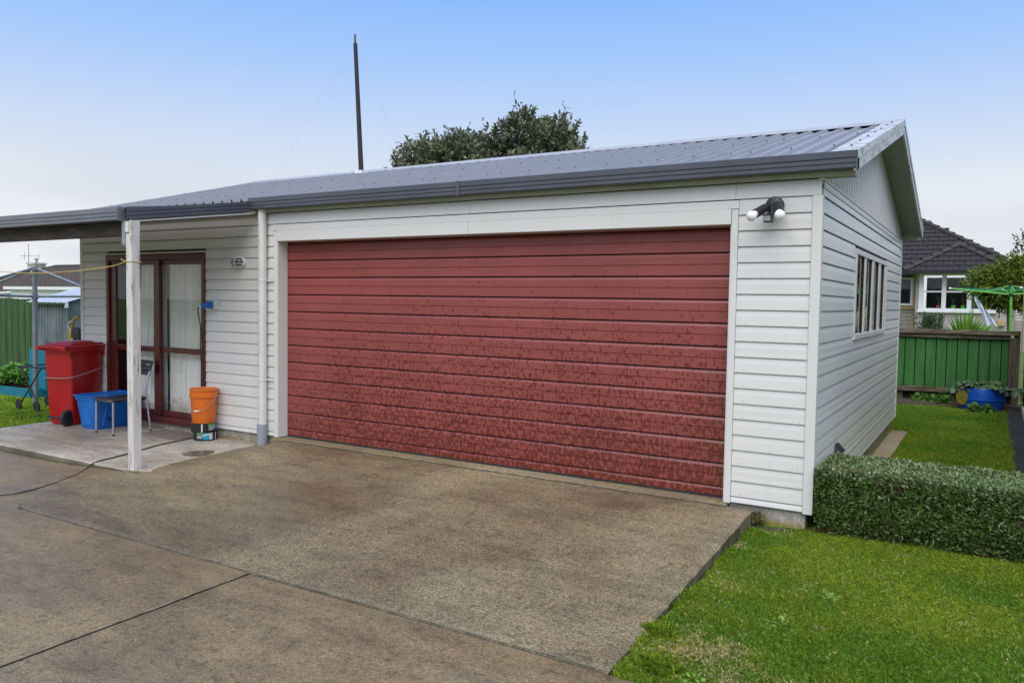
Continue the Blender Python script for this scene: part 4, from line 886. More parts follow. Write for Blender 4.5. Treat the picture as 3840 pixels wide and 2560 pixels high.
# raised bed
RB = thing('raised_garden_bed', 'low teal painted raised garden bed with leafy greens by the green fence', 'garden bed', (-7.6, 1.6, -.2))
def board_box(name, a, b, mat, par, bev=.004): return obj(name, MB().box(a, b), mat, par, bevel=bev)
board_box('side_board', (-9.2, .93, -.24), (-6.82, .965, -.045), 'bed_teal', RB); board_box('side_board', (-6.82, .93, -.24), (-6.785, 2.4, -.045), 'bed_teal', RB)
board_box('side_board', (-9.2, .966, -.24), (-9.165, 2.4, -.045), 'bed_teal', RB); board_box('side_board', (-9.16, 2.365, -.24), (-6.822, 2.4, -.045), 'bed_teal', RB)
board_box('soil', (-9.16, .97, -.23), (-6.825, 2.36, -.085), 'soil', RB)
board_box('end_panel', (-7.20, 1.15, -.08), (-6.70, 1.18, .60), 'bed_teal', RB)
def leafy(name, label, cat, cx, cy, cz, rad, h, n, ln, cols, seed, stems=True, group=None, mat='leaf_matte'):
    rg = np.random.default_rng(seed); t = thing(name, label, cat, (cx, cy, cz), group=group)
    a = rg.random(n) * 6.283; rr_ = rad * np.sqrt(rg.random(n)); z = h * (.25 + .75 * rg.random(n)) * (1 - .5 * (rr_ / rad) ** 2)
    P = np.stack([cx + rr_ * np.cos(a), cy + rr_ * np.sin(a), cz + z], 1); D = np.stack([np.cos(a), np.sin(a), .5 * rg.normal(size=n)], 1) + .7 * rg.normal(size=(n, 3))
    N = np.array([0, 0, 1.]) + .5 * rg.normal(size=(n, 3)); sz = ln * (.6 + .7 * rg.random(n)); Q = leaves(P, D, N, sz, sz * .75, .3)
    cc = np.array(cols)[rg.integers(0, len(cols), n)] * (.7 + .6 * rg.random((n, 1))); quads('foliage', Q, cc, mat, t, 'stuff', (cx, cy, cz))
    if stems:
        mb = MB()
        for i in rg.integers(0, n, min(24, n)): mb.tube([(cx + .3 * (P[i, 0] - cx), cy + .3 * (P[i, 1] - cy), cz), tuple(P[i])], .004 if rad < .5 else .008, 5)
        obj('stem', mb, 'twig', t)
    return t
GREENS = [(.10, .24, .03), (.07, .19, .025), (.15, .30, .05)]
leafy('vegetable_plant', 'leafy green plant at the left end of the teal bed', 'plant', -8.35, 1.20, -.06, .24, .24, 240, .12, GREENS, 1)
leafy('vegetable_plant', 'broad green plant in the teal bed left of the clothesline pole', 'plant', -7.80, 1.25, -.06, .32, .34, 420, .11, GREENS, 2)
leafy('vegetable_plant', 'green plant in the teal bed between pole and red bin', 'plant', -7.15, 1.55, -.06, .30, .42, 360, .11, GREENS, 3)
leafy('vegetable_plant', 'small sprouting plant at the back of the teal bed near the fence', 'plant', -8.9, 1.8, -.06, .28, .26, 240, .11, GREENS, 4)
# green paling fence
FL = thing('paling_fence', 'old green paling fence behind the corrugated shed on the left', 'fence', (-13, 4.2, -.2))
for xa, xe, yf in ((-16.0, -9.15, 2.5), (-9.15, -5.2, 4.2)):
    x = xa; k = 0
    while x < xe:
        w_ = random.choice((.098, .102, .13)); obj('paling', MB().box((x + .003, yf + .009 * (k % 2), -.24), (x + w_ - .001, yf + .022 + .009 * (k % 2), 1.405 + random.uniform(-.015, .02))), 'fence_green_old', FL, bevel=.003); x += w_ + .003; k += 1
    for z in (.2, 1.15): obj('rail', MB().box((xa, yf + .04, z), (xe, yf + .09, z + .09)), 'weathered_timber', FL)
# corrugated shed
SH = thing('garden_shed', 'small corrugated metal garden shed with pale roof behind the clothesline', 'shed', (-8.5, 2.9, -.2))
def corr(x0, x1, y, z0, z1, p=.098, d=.020):
    P = []; x_ = x0
    while x_ < x1:
        for dx, o in ((0, 0), (.050, 0), (.062, -d), (.086, -d)): 
            if x_ + dx < x1: P.append((x_ + dx, y + o))
        x_ += p
    P.append((x1, y)); return MB().strip([(a, b, z0) for a, b in P], [(a, b, z1) for a, b in P])
obj('front_wall', corr(-9.06, -7.93, 2.22, -.2, 1.34), 'shed_iron', SH)
obj('end_wall', MB().extrude([(-7.93, 2.22, -.2), (-7.93, 3.98, -.2), (-7.93, 3.98, 1.34), (-7.93, 3.10, 1.60), (-7.93, 2.22, 1.34)], (-.03, 0, 0)), 'shed_iron', SH)
obj('end_wall', MB().extrude([(-9.03, 2.22, -.2), (-9.03, 3.98, -.2), (-9.03, 3.98, 1.34), (-9.03, 3.10, 1.60), (-9.03, 2.22, 1.34)], (-.03, 0, 0)), 'shed_iron', SH)
obj('corner_trim', MB().box((-7.945, 2.200, -.2), (-7.905, 2.24, 1.345)).box((-9.08, 2.20, -.2), (-9.04, 2.24, 1.345)), 'shed_iron', SH)
sr = [(-9.2 + .095 * k, .012 * (k % 2)) for k in range(15)]
obj('roof_sheet', MB().strip([(a, 2.12, 1.345 + h) for a, h in sr], [(a, 3.10, 1.625 + h) for a, h in sr]), 'shed_roof', SH); obj('roof_sheet', MB().strip([(a, 4.08, 1.345 + h) for a, h in sr], [(a, 3.10, 1.625 + h) for a, h in sr]), 'shed_roof', SH)
obj('eave_trim', MB().box((-9.2, 2.105, 1.315), (-7.87, 2.125, 1.35)), 'fence_green_old', SH)
obj('eave_bracket', MB().box((-7.90, 2.15, 1.26), (-7.86, 2.20, 1.36)), 'white_metal', SH)
FL2 = None

# ---------------------------------------------------------------- far house on the left
H1 = thing('tiled_house', 'distant house with brown tiled hip roof and chimney beyond the left fence', 'house', (-36, 22, -.2))
def hip_rows(parent, poly_fn, rows, mat): pass
# front roof slope: eave line z=1.55 at y=16.5, ridge z=3.0 at y=19.8
def far_roof():
    mb = MB(); n = 15; ey, ez, ry, rz_ = 15.8, 1.40, 18.6, 3.02
    xl, xr_2 = -45.6, -20.0
    for k in range(n):
        t0, t1 = k / n, (k + 1) / n; ya, yb = ey + (ry - ey) * t0, ey + (ry - ey) * t1; za, zb = ez + (rz_ - ez) * t0, ez + (rz_ - ez) * t1
        xa = xl + (7.6) * t0; xb = xl + 7.6 * t1; cols_ = int((xr_2 - xa) / .42); P = []
        for j in range(cols_ * 2 + 1): P.append((xa + (xr_2 - xa) * j / (cols_ * 2), .030 * (j % 2)))
        mb.strip([(a, ya, za + .05 + h) for a, h in P], [(xb + (a - xa) * (xr_2 - xb) / (xr_2 - xa), yb, zb + .01 + h) for a, h in P])
        mb.strip([(a, ya, za + .05 + h) for a, h in P], [(a, ya, za - .01) for a, h in P])
    mb.add([(xl, ey, ez), (xl + 7.6, ry, rz_), (xl - 0, ey + 9, ez)], [(0, 1, 2)]); mb.add([(xl + 7.6, ry, rz_), (xr_2, ry, rz_), (xr_2, ry + 6, ez), (xl, ry + 6, ez)], [(0, 1, 2, 3)]); return mb
obj('tiled_roof', far_roof(), 'tile_far', H1, kind='stuff')
obj('ridge_cap', MB().tube([(-38.0, 18.6, 3.03), (-20, 18.6, 3.03)], .10, 6).tube([(-45.6, 15.8, 1.45), (-38.0, 18.6, 3.03)], .09, 6), 'ridge_tile', H1)
obj('wall', MB().box((-45, 16.4, -.2), (-20, 24, 1.40)), 'plaster', H1); obj('gutter', MB().box((-45.6, 15.65, 1.27), (-20, 15.8, 1.42)), 'white_metal', H1)
obj('lean_to', MB().box((-33.9, 14.2, -.2), (-24, 15.6, 1.78)), 'white_metal', H1); obj('lean_to_fascia', MB().box((-34.2, 14.0, 1.70), (-23.8, 14.19, 1.84)), 'window_white', H1)
obj('porch_roof', MB().extrude([(-37.0, 14.6, 1.44), (-33.95, 14.6, 1.56), (-33.95, 14.6, 1.66), (-37.0, 14.6, 1.53)], (0, .9, 0)), 'white_metal', H1)
ch = obj('chimney', MB().box((-39.7, 18.0, 2.0), (-38.95, 18.6, 3.14)).box((-39.76, 17.95, 3.14), (-38.89, 18.65, 3.24)), 'chimney_cream', H1)
obj('flue', MB().tube([(-39.33, 18.3, 3.24), (-39.33, 18.3, 3.42)], .06, 10).lathe([(.12, 3.42), (.12, 3.48), (.03, 3.50)], (-39.33, 18.3, 0), 'z', 10), 'galvanised', ch)
TA = thing('tv_aerial', 'thin television aerial beside the distant cream chimney', 'aerial', (-39.95, 18.2, 2.6))
obj('mast', MB().tube([(-39.95, 18.2, 2.6), (-39.95, 18.2, 4.3)], .022, 6), 'tube_steel', TA)
obj('antenna', MB().tube([(-40.45, 18.0, 3.64), (-39.40, 18.5, 3.64)], .018, 5).tube([(-40.2, 18.1, 3.42), (-40.2, 18.1, 3.85)], .015, 5).tube([(-39.42, 18.48, 3.54), (-39.42, 18.48, 3.74)], .015, 5).tube([(-39.95, 18.2, 3.06), (-39.7, 18.2, 3.06)], .015, 5), 'tube_steel', TA)

# ---------------------------------------------------------------- side yard: back fence, side fence, planter
FB = thing('board_fence', 'bright green board fence with mossy grey timber rails behind the side lawn', 'fence', (6.1, 9.6, -.13))
xb = [4.30, 4.46, 4.62, 4.78, 4.94, 5.10, 5.262, 5.425, 5.587, 5.749, 5.910, 6.068, 6.228, 6.390, 6.551, 6.714, 6.822]
for a, b in zip(xb[:-1], xb[1:]):
    obj('fence_board', MB().box((a + .007, 9.60, .125), (b - .006, 9.622, .99 + random.uniform(-.004, .004))), 'fence_green', FB, bevel=.003)
    if abs(a - 5.262) > .01: obj('base_board', MB().box((a + .008, 9.605, -.25), (b - .008, 9.625, .035)), 'grey_board', FB, bevel=.003)
obj('backing', MB().box((4.3, 9.66, -.25), (6.9, 9.68, 1.0)), 'dark_gap', FB)
def rough_rail(x0, x1, y0, y1, z0, z1, n=26):
    mb = MB(); rows = []
    for k in range(n + 1):
        x_ = x0 + (x1 - x0) * k / n; j = [random.uniform(-.006, .006) for _ in range(4)]
        rows.append([(x_, y0 + j[0], z0 + j[1]), (x_, y0 + j[1], (z0 + z1) / 2), (x_, y0 + j[2], z1 + j[2]), (x_, y1, z1 + j[3]), (x_, y1, z0)])
    for a, b in zip(rows[:-1], rows[1:]): mb.strip(a, b, True)
    mb.f.append((0, 1, 2, 3, 4)); return mb
obj('top_rail', rough_rail(4.3, 6.84, 9.545, 9.60, .985, 1.055), 'weathered_timber', FB); obj('top_rail', rough_rail(4.3, 6.95, 9.50, 9.66, 1.058, 1.125), 'weathered_timber', FB)
obj('bottom_rail', rough_rail(4.3, 6.84, 9.545, 9.60, .038, .122), 'weathered_timber', FB)
obj('end_strip', MB().box((6.822, 9.55, .12), (6.878, 9.60, .984)), 'weathered_post', FB, bevel=.006); obj('post', MB().box((6.880, 9.54, -.25), (6.975, 9.66, 1.13)), 'weathered_post', FB, bevel=.01)
FS = thing('side_fence', 'tall dark green fence seen edge-on at the right border', 'fence', (7.06, 5, -.13))
y = .9
while y < 9.55:
    obj('fence_board', MB().box((7.035, y, -.05), (7.055, min(y + .148, 9.55), 1.90)), 'fence_dark', FS, bevel=.002); y += .1515
for z in (.15, 1.0, 1.75): obj('rail', MB().box((7.056, .9, z), (7.10, 9.5, z + .09)), 'weathered_timber', FS)
obj('kerb_board', MB().box((7.005, 2.0, -.17), (7.034, 9.45, -.03)), 'pale_timber', FS, bevel=.004); obj('end_cap', MB().box((6.985, 9.49, -.05), (7.003, 9.53, 1.95)), 'pale_timber', FS)
PL = thing('barrel_planter', 'blue plastic half barrel planter full of big leaves by the back fence', 'planter', (6.47, 8.98, -.13))
def half_barrel():
    return MB().lathe([(.305, -.02), (.318, .05), (.325, .145), (.334, .150), (.334, .172), (.325, .178), (.312, .33), (.305, .345), (.296, .345), (.290, .29), (.02, .285)], (6.47, 8.98, -.13), 'z', 44)
obj('barrel', half_barrel(), 'planter_blue', PL, smooth=True)
obj('soil', MB().lathe([(.288, .285), (.288, .292), (.02, .297)], (6.47, 8.98, -.13), 'z', 24), 'soil', PL)
# big crinkled leaves as single objects growing in the barrel
VG = thing('marrow_plant', 'sprawling dark green large-leaved plant growing in the blue barrel', 'plant', (6.47, 8.98, .16))
def big_leaf(base, tip_dir, stem_len, size, colm, droop):
    base = Vector(base); d = Vector(tip_dir).normalized(); top = base + d * stem_len + Vector((0, 0, 0))
    hd_ = Vector((d.x, d.y, 0)).normalized(); n_ = 16; cen = top; mb = MB(); side = Vector((0, 0, 1)).cross(hd_)
    rings = [[cen], [], []]
    ph = random.random() * 6
    for ri, fr in ((1, .55), (2, 1.0)):
        for k in range(n_):
            a = 2 * math.pi * k / n_; rr_ = size * fr * (1 + .16 * math.sin(5 * a + ph) * fr); v = hd_ * math.cos(a) * rr_ + side * math.sin(a) * rr_
            rings[ri].append(cen + v + Vector((0, 0, -droop * (v.length ** 2) / size + .10 * size * math.sin(7 * a + ph) * fr + random.uniform(-.04, .04) * size)))
    mb.v = [tuple(q) for r_ in rings for q in r_]
    for k in range(n_): k2 = (k + 1) % n_; mb.f.append((0, 1 + k, 1 + k2)); mb.f.append((1 + k, 1 + n_ + k, 1 + n_ + k2, 1 + k2))
    lf = obj('leaf', mb, colm, VG, smooth='all'); obj('stem', MB().tube([base, (base + top) / 2 + Vector((0, 0, .02)), top], .007, 5), 'leaf_stem', lf)
simple('leaf_dark', (.045, .085, .028), .5, var=.35, scale=18, bump=.6, bscale=40); simple('leaf_mid', (.075, .13, .035), .5, var=.35, scale=18, bump=.6, bscale=40)
simple('leaf_old', (.26, .20, .025), .6, var=.4, scale=20, bump=.6, bscale=40); simple('leaf_stem', (.10, .16, .05), .5)
for k in range(42):
    a = random.uniform(0, 6.283); rr_ = random.uniform(.02, .25); ln = random.uniform(.06, .26); out_ = random.uniform(.4, 1.4)
    big_leaf((6.47 + rr_ * math.cos(a), 8.98 + rr_ * math.sin(a), .15), (math.cos(a) * out_, math.sin(a) * out_, .75), ln, random.uniform(.055, .10), random.choice(['leaf_dark', 'leaf_dark', 'leaf_mid']), .6)
for a, ln, cc, s_ in ((200, .26, 'leaf_dark', .10), (190, .24, 'leaf_mid', .09), (345, .30, 'leaf_dark', .11), (5, .36, 'leaf_dark', .10), (355, .42, 'leaf_dark', .09)):
    big_leaf((6.47 + .2 * math.cos(R(a)), 8.98 + .2 * math.sin(R(a)), .15), (math.cos(R(a)), math.sin(R(a)), .25), ln, s_, cc, .8)
lf = MB(); lf.v = [(6.19 + .085 * math.cos(t) * (1 + .1 * math.sin(5 * t)), 8.70 - .02 * math.sin(t), .06 + .12 * math.sin(t)) for t in np.linspace(0, 6.1, 14)]; lf.f = [tuple(range(14))]
o_ = obj('leaf', lf, 'leaf_old', VG); sm = o_.modifiers.new('thick', 'SOLIDIFY'); sm.thickness = .004

# ---------------------------------------------------------------- house beyond the back fence
H2 = thing('tiled_bungalow', 'bungalow with dark tiled hip roof and white windows beyond the green board fence', 'house', (4.5, 28, -.1))
obj('wall', MB().box((4.30, 25.0, -.1), (7.02, 25.2, 1.38)).box((4.30, 25.0, 1.381), (4.40, 25.2, 2.66)).box((6.70, 25.0, 1.381), (7.02, 25.2, 2.66)).box((4.41, 25.0, 2.62), (6.69, 25.2, 2.70)), 'plaster', H2)
obj('wall', MB().box((7.0201, 25.2, -.1), (7.1, 31, 2.66)).box((4.30, 25.201, -.1), (4.40, 26.0, 2.66)), 'plaster', H2)
obj('room', MB().box((4.5, 27.2, 0), (6.9, 27.25, 2.6)).box((4.5, 25.21, .9), (6.9, 27.2, .95)).box((6.9, 25.21, 0), (6.95, 27.2, 2.6)), 'dark_inside', H2)
WN = obj('bay_window', MB().box((4.40, 24.95, 2.60), (6.70, 25.06, 2.66)).box((4.36, 24.90, 1.33), (6.74, 25.06, 1.40)).box((4.40, 24.94, 1.401), (6.70, 25.06, 1.475)), 'window_white', H2)
for xx in (4.40, 5.10, 5.86, 6.58): obj('mullion', MB().box((xx, 24.94, 1.4755), (xx + .135, 25.06, 2.599)), 'window_white', WN)
for a, b in ((4.535, 5.10), (5.235, 5.86), (5.995, 6.58)):
    obj('transom', MB().box((a, 24.95, 2.02), (b, 25.04, 2.075)), 'window_white', WN)
    for z0, z1_ in ((1.476, 2.02), (2.075, 2.599)): obj('pane', MB().box((a, 24.99, z0), (b, 24.995, z1_)), 'glass', WN)
for xx, m_, cat, lab in ((5.00, 'pot_red', 'pot', 'small red pot on the bungalow window sill'), (5.46, 'pot_green', 'pot', 'bright green pot with a leggy plant, left one of two on the bungalow sill'), (5.75, 'pot_green', 'pot', 'bright green pot nearer the middle mullion on the bungalow sill')):
    t = thing('flower_pot', lab, cat, (xx, 25.14, 1.476)); obj('pot', MB().lathe([(.055, 0), (.075, .10), (.068, .10), (.02, .09)], (xx, 25.14, 1.476), 'z', 16), m_, t, smooth=True)
    st = MB()
    for q in range(4): st.tube([(xx, 25.14, 1.55), (xx + random.uniform(-.04, .04), 25.14, 1.75), (xx + random.uniform(-.12, .12), 25.16, 1.75 + random.uniform(.05, .2))], .005, 5)
    obj('stem', st, 'twig', t)
obj('window_sill_board', MB().box((4.41, 25.07, 1.44), (6.69, 25.20, 1.475)), 'window_white', H2)
# recessed left wing: weatherboards and the dark casement
obj('wall', MB().box((1.5, 26.02, -.1), (4.30, 26.15, 1.42)).box((1.5, 26.02, 2.62), (4.30, 26.15, 2.72)).box((4.22, 26.02, 1.42), (4.30, 26.15, 2.62)), 'old_board', H2)
for k in range(11): obj('weatherboard', MB().extrude([(1.5, 26.02, -.1 + .14 * k), (1.5, 25.99, -.1 + .14 * k), (1.5, 26.01, .035 + .14 * k), (1.5, 26.02, .035 + .14 * k)], (2.74, 0, 0)), 'old_board', H2)
obj('corner_batten', MB().box((4.10, 25.97, -.1), (4.20, 26.0, 1.2)), 'raw_timber', H2)
CW = obj('casement_window', MB().box((2.6, 25.94, 2.50), (4.14, 26.02, 2.57)).box((2.6, 25.94, 1.55), (4.14, 26.02, 1.63)).box((4.06, 25.945, 1.63), (4.14, 26.02, 2.5)), 'window_white', H2)
obj('trim', MB().box((4.142, 25.94, 1.44), (4.25, 26.02, 2.66)).box((2.6, 25.93, 1.43), (4.25, 26.02, 1.52)), 'raw_timber', CW)
obj('pane', MB().box((2.6, 25.98, 1.63), (4.06, 25.985, 2.5)), 'glass', CW); obj('dark_room', MB().box((2.6, 26.4, 1.3), (4.2, 26.42, 2.7)), 'dark_gap', CW)
# roofs: planes filled with single tiles
TILES = [0]
tile_me = {}
def tile_mesh(mat, key, w=.33, l=.42):
    if key in tile_me: return tile_me[key]
    P = [(0, .0), (.08, .022), (.16, .006), (.24, .024), (.325, .0)]; mb = MB()
    mb.strip([(a, 0, .040 + h) for a, h in P], [(a, l, .008 + h) for a, h in P]); mb.strip([(a, 0, .040 + h) for a, h in P], [(a, 0.004, .005) for a, h in P])
    o = obj('tile', mb, mat); me = o.data; bpy.data.objects.remove(o); tile_me[key] = me; return me
def tile_plane(parent, org, ex, up_, poly, mat, keep, row=.345, col=.33):
    """org: eave start, ex: unit eave direction, up_: unit up-slope direction, poly(u,v)->bool"""
    nz_ = ex.cross(up_).normalized(); me = tile_mesh(mat, mat); rest = MB()
    umax, vmax = poly['u'], poly['v']
    for j in range(int(vmax / row) + 1):
        for i in range(-1, int(umax / col) + 2):
            u_ = i * col + (.5 * col if j % 2 else 0); v_ = j * row
            if not poly['in'](u_ + col / 2, v_ + row * .4): continue
            p = org + ex * u_ + up_ * v_; M_ = Matrix((ex, up_, nz_)).transposed().to_4x4(); M_.translation = p
            jig = Matrix.Rotation(random.uniform(-.012, .012), 4, 'Z')
            if keep(u_, v_) and TILES[0] < 296:
                o = bpy.data.objects.new('roof_tile', me); C.objects.link(o); o.parent = parent; o.matrix_local = world_of(parent).inverted() @ M_ @ jig; TILES[0] += 1
            else:
                k0 = len(rest.v); rest.v += [tuple(M_ @ v.co) for v in me.vertices]; rest.f += [tuple(k0 + q for q in f.vertices) for f in me.polygons]
    if rest.v: obj('roof_tiles', rest, mat, parent, kind='stuff')
    a, b, c_ = poly['shape']; obj('roof_underlay', MB().add([tuple(org + ex * q[0] + up_ * q[1] - nz_ * .004) for q in poly['shape_pts']], [tuple(range(len(poly['shape_pts'])))]), 'dark_gap', parent)
pit = R(31); EX = Vector((1, 0, 0)); UP = Vector((0, math.cos(pit), math.sin(pit)))
# bay hip: eave y=24.55, x 3.95..7.2
bx0, bx1 = 3.92, 7.16; bw = bx1 - bx0; apv = bw / 2 / math.cos(pit)
tile_plane(H2, Vector((bx0, 24.5, 2.72)), EX, UP, {'u': bw, 'v': apv, 'in': lambda u_, v_: abs(u_ - bw / 2) < (bw / 2) * (1 - v_ / apv) + .02, 'shape': (0, 0, 0), 'shape_pts': [(0, 0), (bw, 0), (bw / 2, apv)]}, 'tile_brown', lambda u_, v_: True)
# bay left slope and right slope
apz = 2.72 + apv * math.sin(pit); apx = (bx0 + bx1) / 2; apy = 24.5 + bw / 2
obj('roof_slope', MB().add([(bx0, 24.5, 2.72), (apx, apy, apz), (apx, 31, apz), (bx0, 31, 2.72)], [(0, 1, 2, 3)]).add([(bx1, 24.5, 2.72), (apx, apy, apz), (apx, 31, apz), (bx1, 31, 2.72)], [(0, 1, 2, 3)]), 'tile_brown', H2)
# main roof
mx1, my, mz = 7.72, 25.7, 2.72; run = 5.4; UPm = Vector((0, math.cos(pit), math.sin(pit))); vm = run / math.cos(pit)
mw = mx1 - (-1.0)
tile_plane(H2, Vector((-1.0, my, mz)), EX, UPm, {'u': mw, 'v': vm, 'in': lambda u_, v_: u_ < mw - run * (v_ / vm) + .05 and u_ > 3.2, 'shape': (0, 0, 0), 'shape_pts': [(0, 0), (mw, 0), (mw - run, vm), (0, vm)]}, 'tile_brown', lambda u_, v_: u_ > 4.2)
obj('roof_slope', MB().add([(mx1, my, mz), (mx1 - run, my + run, mz + run * math.tan(pit)), (mx1, my + 2 * run, mz)], [(0, 1, 2)]), 'tile_brown', H2)
def ridge_line(a, b, parent, step=.42):
    a = Vector(a); b = Vector(b); d = (b - a); n_ = int(d.length / step); u_ = d.normalized(); s_ = u_.cross(Vector((0, 0, 1))).normalized(); w_ = s_.cross(u_)
    prof = [(math.cos(t) * .105, math.sin(t) * .085) for t in np.linspace(0, math.pi, 7)]; mb = MB()
    mb.strip([tuple(s_ * p + w_ * q * 1.12 + w_ * .018) for p, q in prof], [tuple(u_ * (step + .05) + s_ * p * .88 + w_ * q * .82) for p, q in prof])
    mb.strip([tuple(s_ * p + w_ * q * 1.12 + w_ * .018) for p, q in prof], [tuple(s_ * p * .8 + w_ * q * .8) for p, q in prof])
    o = obj('ridge_tile', mb, 'ridge_tile'); me = o.data; bpy.data.objects.remove(o); inv = world_of(parent).inverted()
    for k in range(n_ + 1):
        o = bpy.data.objects.new('ridge_tile', me); C.objects.link(o); o.parent = parent; o.matrix_local = inv @ Matrix.Translation(a + u_ * step * k + Vector((0, 0, .02 + random.uniform(-.006, .006))))
ridge_line((bx0, 24.5, 2.73), (apx, apy, apz), H2); ridge_line((bx1, 24.5, 2.73), (apx, apy, apz), H2); ridge_line((mx1, my, mz), (mx1 - run, my + run, mz + run * math.tan(pit)), H2)
obj('gutter', MB().box((3.2, 24.38, 2.64), (bx1 + .12, 24.5, 2.76)).box((bx1 + .0, 24.5, 2.64), (bx1 + .12, 26.5, 2.76)).box((1.0, 25.60, 2.62), (4.0, 25.70, 2.74)), 'black_gutter', H2)
obj('eave_soffit', MB().box((3.9, 24.5, 2.665), (7.15, 25.2, 2.69)).box((1.0, 25.7, 2.70), (4.29, 26.1, 2.715)), 'soffit', H2)
DRb = obj('back_door', MB().box((7.15, 27.5, -.1), (7.75, 27.56, 2.0)), 'plaster', H2)
t = thing('wall_lamp', 'small grey lantern on the bungalow wall right of the window', 'wall light', (6.86, 24.98, 1.7))
obj('lantern', MB().lathe([(.04, -.14), (.055, -.05), (.05, .08), (.02, .12)], (6.86, 24.93, 1.72), 'z', 12), 'galvanised', t); obj('bracket', MB().box((6.84, 24.93, 1.80), (6.88, 25.0, 1.86)), 'black_plastic', t)
t = thing('mailbox', 'small brown timber box on the bungalow wall above the fence rail', 'box', (6.87, 24.9, .95))
obj('box', MB().box((6.78, 24.85, .92), (6.98, 24.99, 1.10)), 'raw_timber', t, bevel=.01)
# trellis far right
TL = thing('trellis', 'white slatted trellis screen behind the green clothesline', 'trellis', (7.6, 23, 0))
for k in range(16): obj('slat', MB().box((7.22, 23.0, .55 + .085 * k), (8.2, 23.02, .585 + .085 * k)), 'old_board' if k < 7 else 'white_alu', TL)
for xx in (7.20, 7.7, 8.2): obj('upright', MB().box((xx, 23.021, -.1), (xx + .05, 23.05, 1.9)), 'old_board', TL)
# green rotary hoist
GH = thing('clothes_hoist', 'bright green rotary clothes hoist in the yard beyond the back fence', 'clothes hoist', (6.93, 14, 0))
obj('pole', MB().tube([(6.935, 14, -.02), (6.90, 14, 2.01)], .026, 12), 'hoist_green', GH, smooth=True)
obj('hub', MB().tube([(6.90, 14, 1.98), (6.90, 14, 2.02)], .05, 12).tube([(6.905, 14, 1.77), (6.905, 14, 1.83)], .045, 12), 'black_plastic', GH)
harm = []
for k, ang in enumerate((187, 277, 7, 97)):
    d = Vector((math.cos(R(ang)), math.sin(R(ang)), 0)); b = Vector((6.905, 14, 1.80)); e = b + d * 1.15 + Vector((0, 0, .12)); harm.append((b, e, d))
    obj('arm', MB().tube([b, e], .017, 8), 'hoist_green', GH, smooth=True); obj('strut', MB().tube([Vector((6.90, 14, 2.0)), b + d * .48 + Vector((0, 0, .05))], .011, 8), 'hoist_green', GH, smooth=True)
    obj('knob', MB().lathe([(.005, -.03), (.035, 0), (.005, .03)], e, 'z', 10), 'white_metal', GH)
for q, f_ in enumerate((1.0, .9, .8, .7, .6)):
    P = [b + d * 1.15 * f_ + Vector((0, 0, .13 * f_)) for b, e, d in harm]; obj('washing_line', MB().tube(P + [P[0]], .003, 4), 'line_green', GH)
tw = MB(); rows = []
for k in range(12):
    t_ = k / 11; rows.append([(6.24 + .30 * t_ + .13 * w * (.4 + t_ * .9) * (1 if k else .8), 13.75 + .05 * math.sin(w * 9 + k * .6), 1.74 - .60 * t_ + .03 * math.sin(w * 5)) for w in np.linspace(-.3, .9, 8)])
for a, b in zip(rows[:-1], rows[1:]): tw.strip(a, b)
tag(obj('towel', tw, 'towel', smooth='all'), 'pale blue and cream towel blowing on the green clothes hoist', 'towel')

# plants beyond the fence
def blades(name, label, cat, c, n, h, w, spread, cols, seed):
    rg = np.random.default_rng(seed); t = thing(name, label, cat, c); V_ = []; CC = []
    for i in range(n):
        a = rg.random() * 6.283; r_ = rg.random() * .12; tl = rg.random() ** .6 * spread; H = h * (1.05 - .45 * tl / spread) * (.85 + .25 * rg.random())
        b = np.array([c[0] + r_ * math.cos(a), c[1] + r_ * math.sin(a), c[2]]); d = np.array([math.cos(a), math.sin(a), 0]); s_ = np.array([-math.sin(a + .6), math.cos(a + .6), 0]) * w / 2; col = np.array(cols[rg.integers(len(cols))]) * (.75 + .5 * rg.random())
        P = [b + d * tl * H * (q ** 1.5) + np.array([0, 0, H * q * (1 - .12 * tl * q)]) for q in (0, .35, .7, 1.0)]; W_ = [1, 1, .8, .02]
        for q in range(3): V_.append([P[q] - s_ * W_[q], P[q] + s_ * W_[q], P[q + 1] + s_ * W_[q + 1], P[q + 1] - s_ * W_[q + 1]]); CC.append(col)
    quads('leaf_blades', np.array(V_), np.array(CC), 'leaf_matte', t, 'stuff', c); return t
blades('flax_bush', 'spiky bright green flax clump in front of the bungalow window', 'flax', (5.97, 20.5, .05), 170, 1.46, .065, .85, [(.12, .28, .02), (.18, .36, .04), (.08, .22, .02)], 5)
blades('flax_bush', 'smaller spiky green flax at the right of the larger clump', 'flax', (6.52, 20.3, .05), 50, 1.12, .05, .55, [(.12, .28, .02), (.17, .33, .04)], 6)
def lavender(cx, cy, seed, label):
    rg = np.random.default_rng(seed); t = thing('lavender_bush', label, 'shrub', (cx, cy, 0), group='grey green shrubs beyond the fence'); P = []; D = []
    for i in range(14):
        x_, y_ = cx + rg.normal() * .08, cy + rg.normal() * .08; H = 1.22 + .12 * rg.random(); lean = rg.normal(size=2) * .06
        m_ = 150; z = rg.random(m_) * H; a = rg.random(m_) * 6.283; P.append(np.stack([x_ + lean[0] * z, y_ + lean[1] * z, z], 1)); D.append(np.stack([np.cos(a) * .7, np.sin(a) * .7, .8 + 0 * a], 1))
    P = np.concatenate(P); D = np.concatenate(D); Q = leaves(P, D, dirs(len(P)), .085, .024); quads('foliage', Q, np.array([[.10, .15, .085]]) * (.6 + .8 * rg.random((len(P), 1))), 'leaf_matte', t, 'stuff', (cx, cy, 0))
lavender(4.98, 18.6, 11, 'grey green upright shrub nearest the garage, left one of three'); lavender(5.13, 18.7, 12, 'middle grey green upright shrub of three beyond the fence'); lavender(5.28, 18.5, 13, 'grey green upright shrub nearest the flax, right one of three')
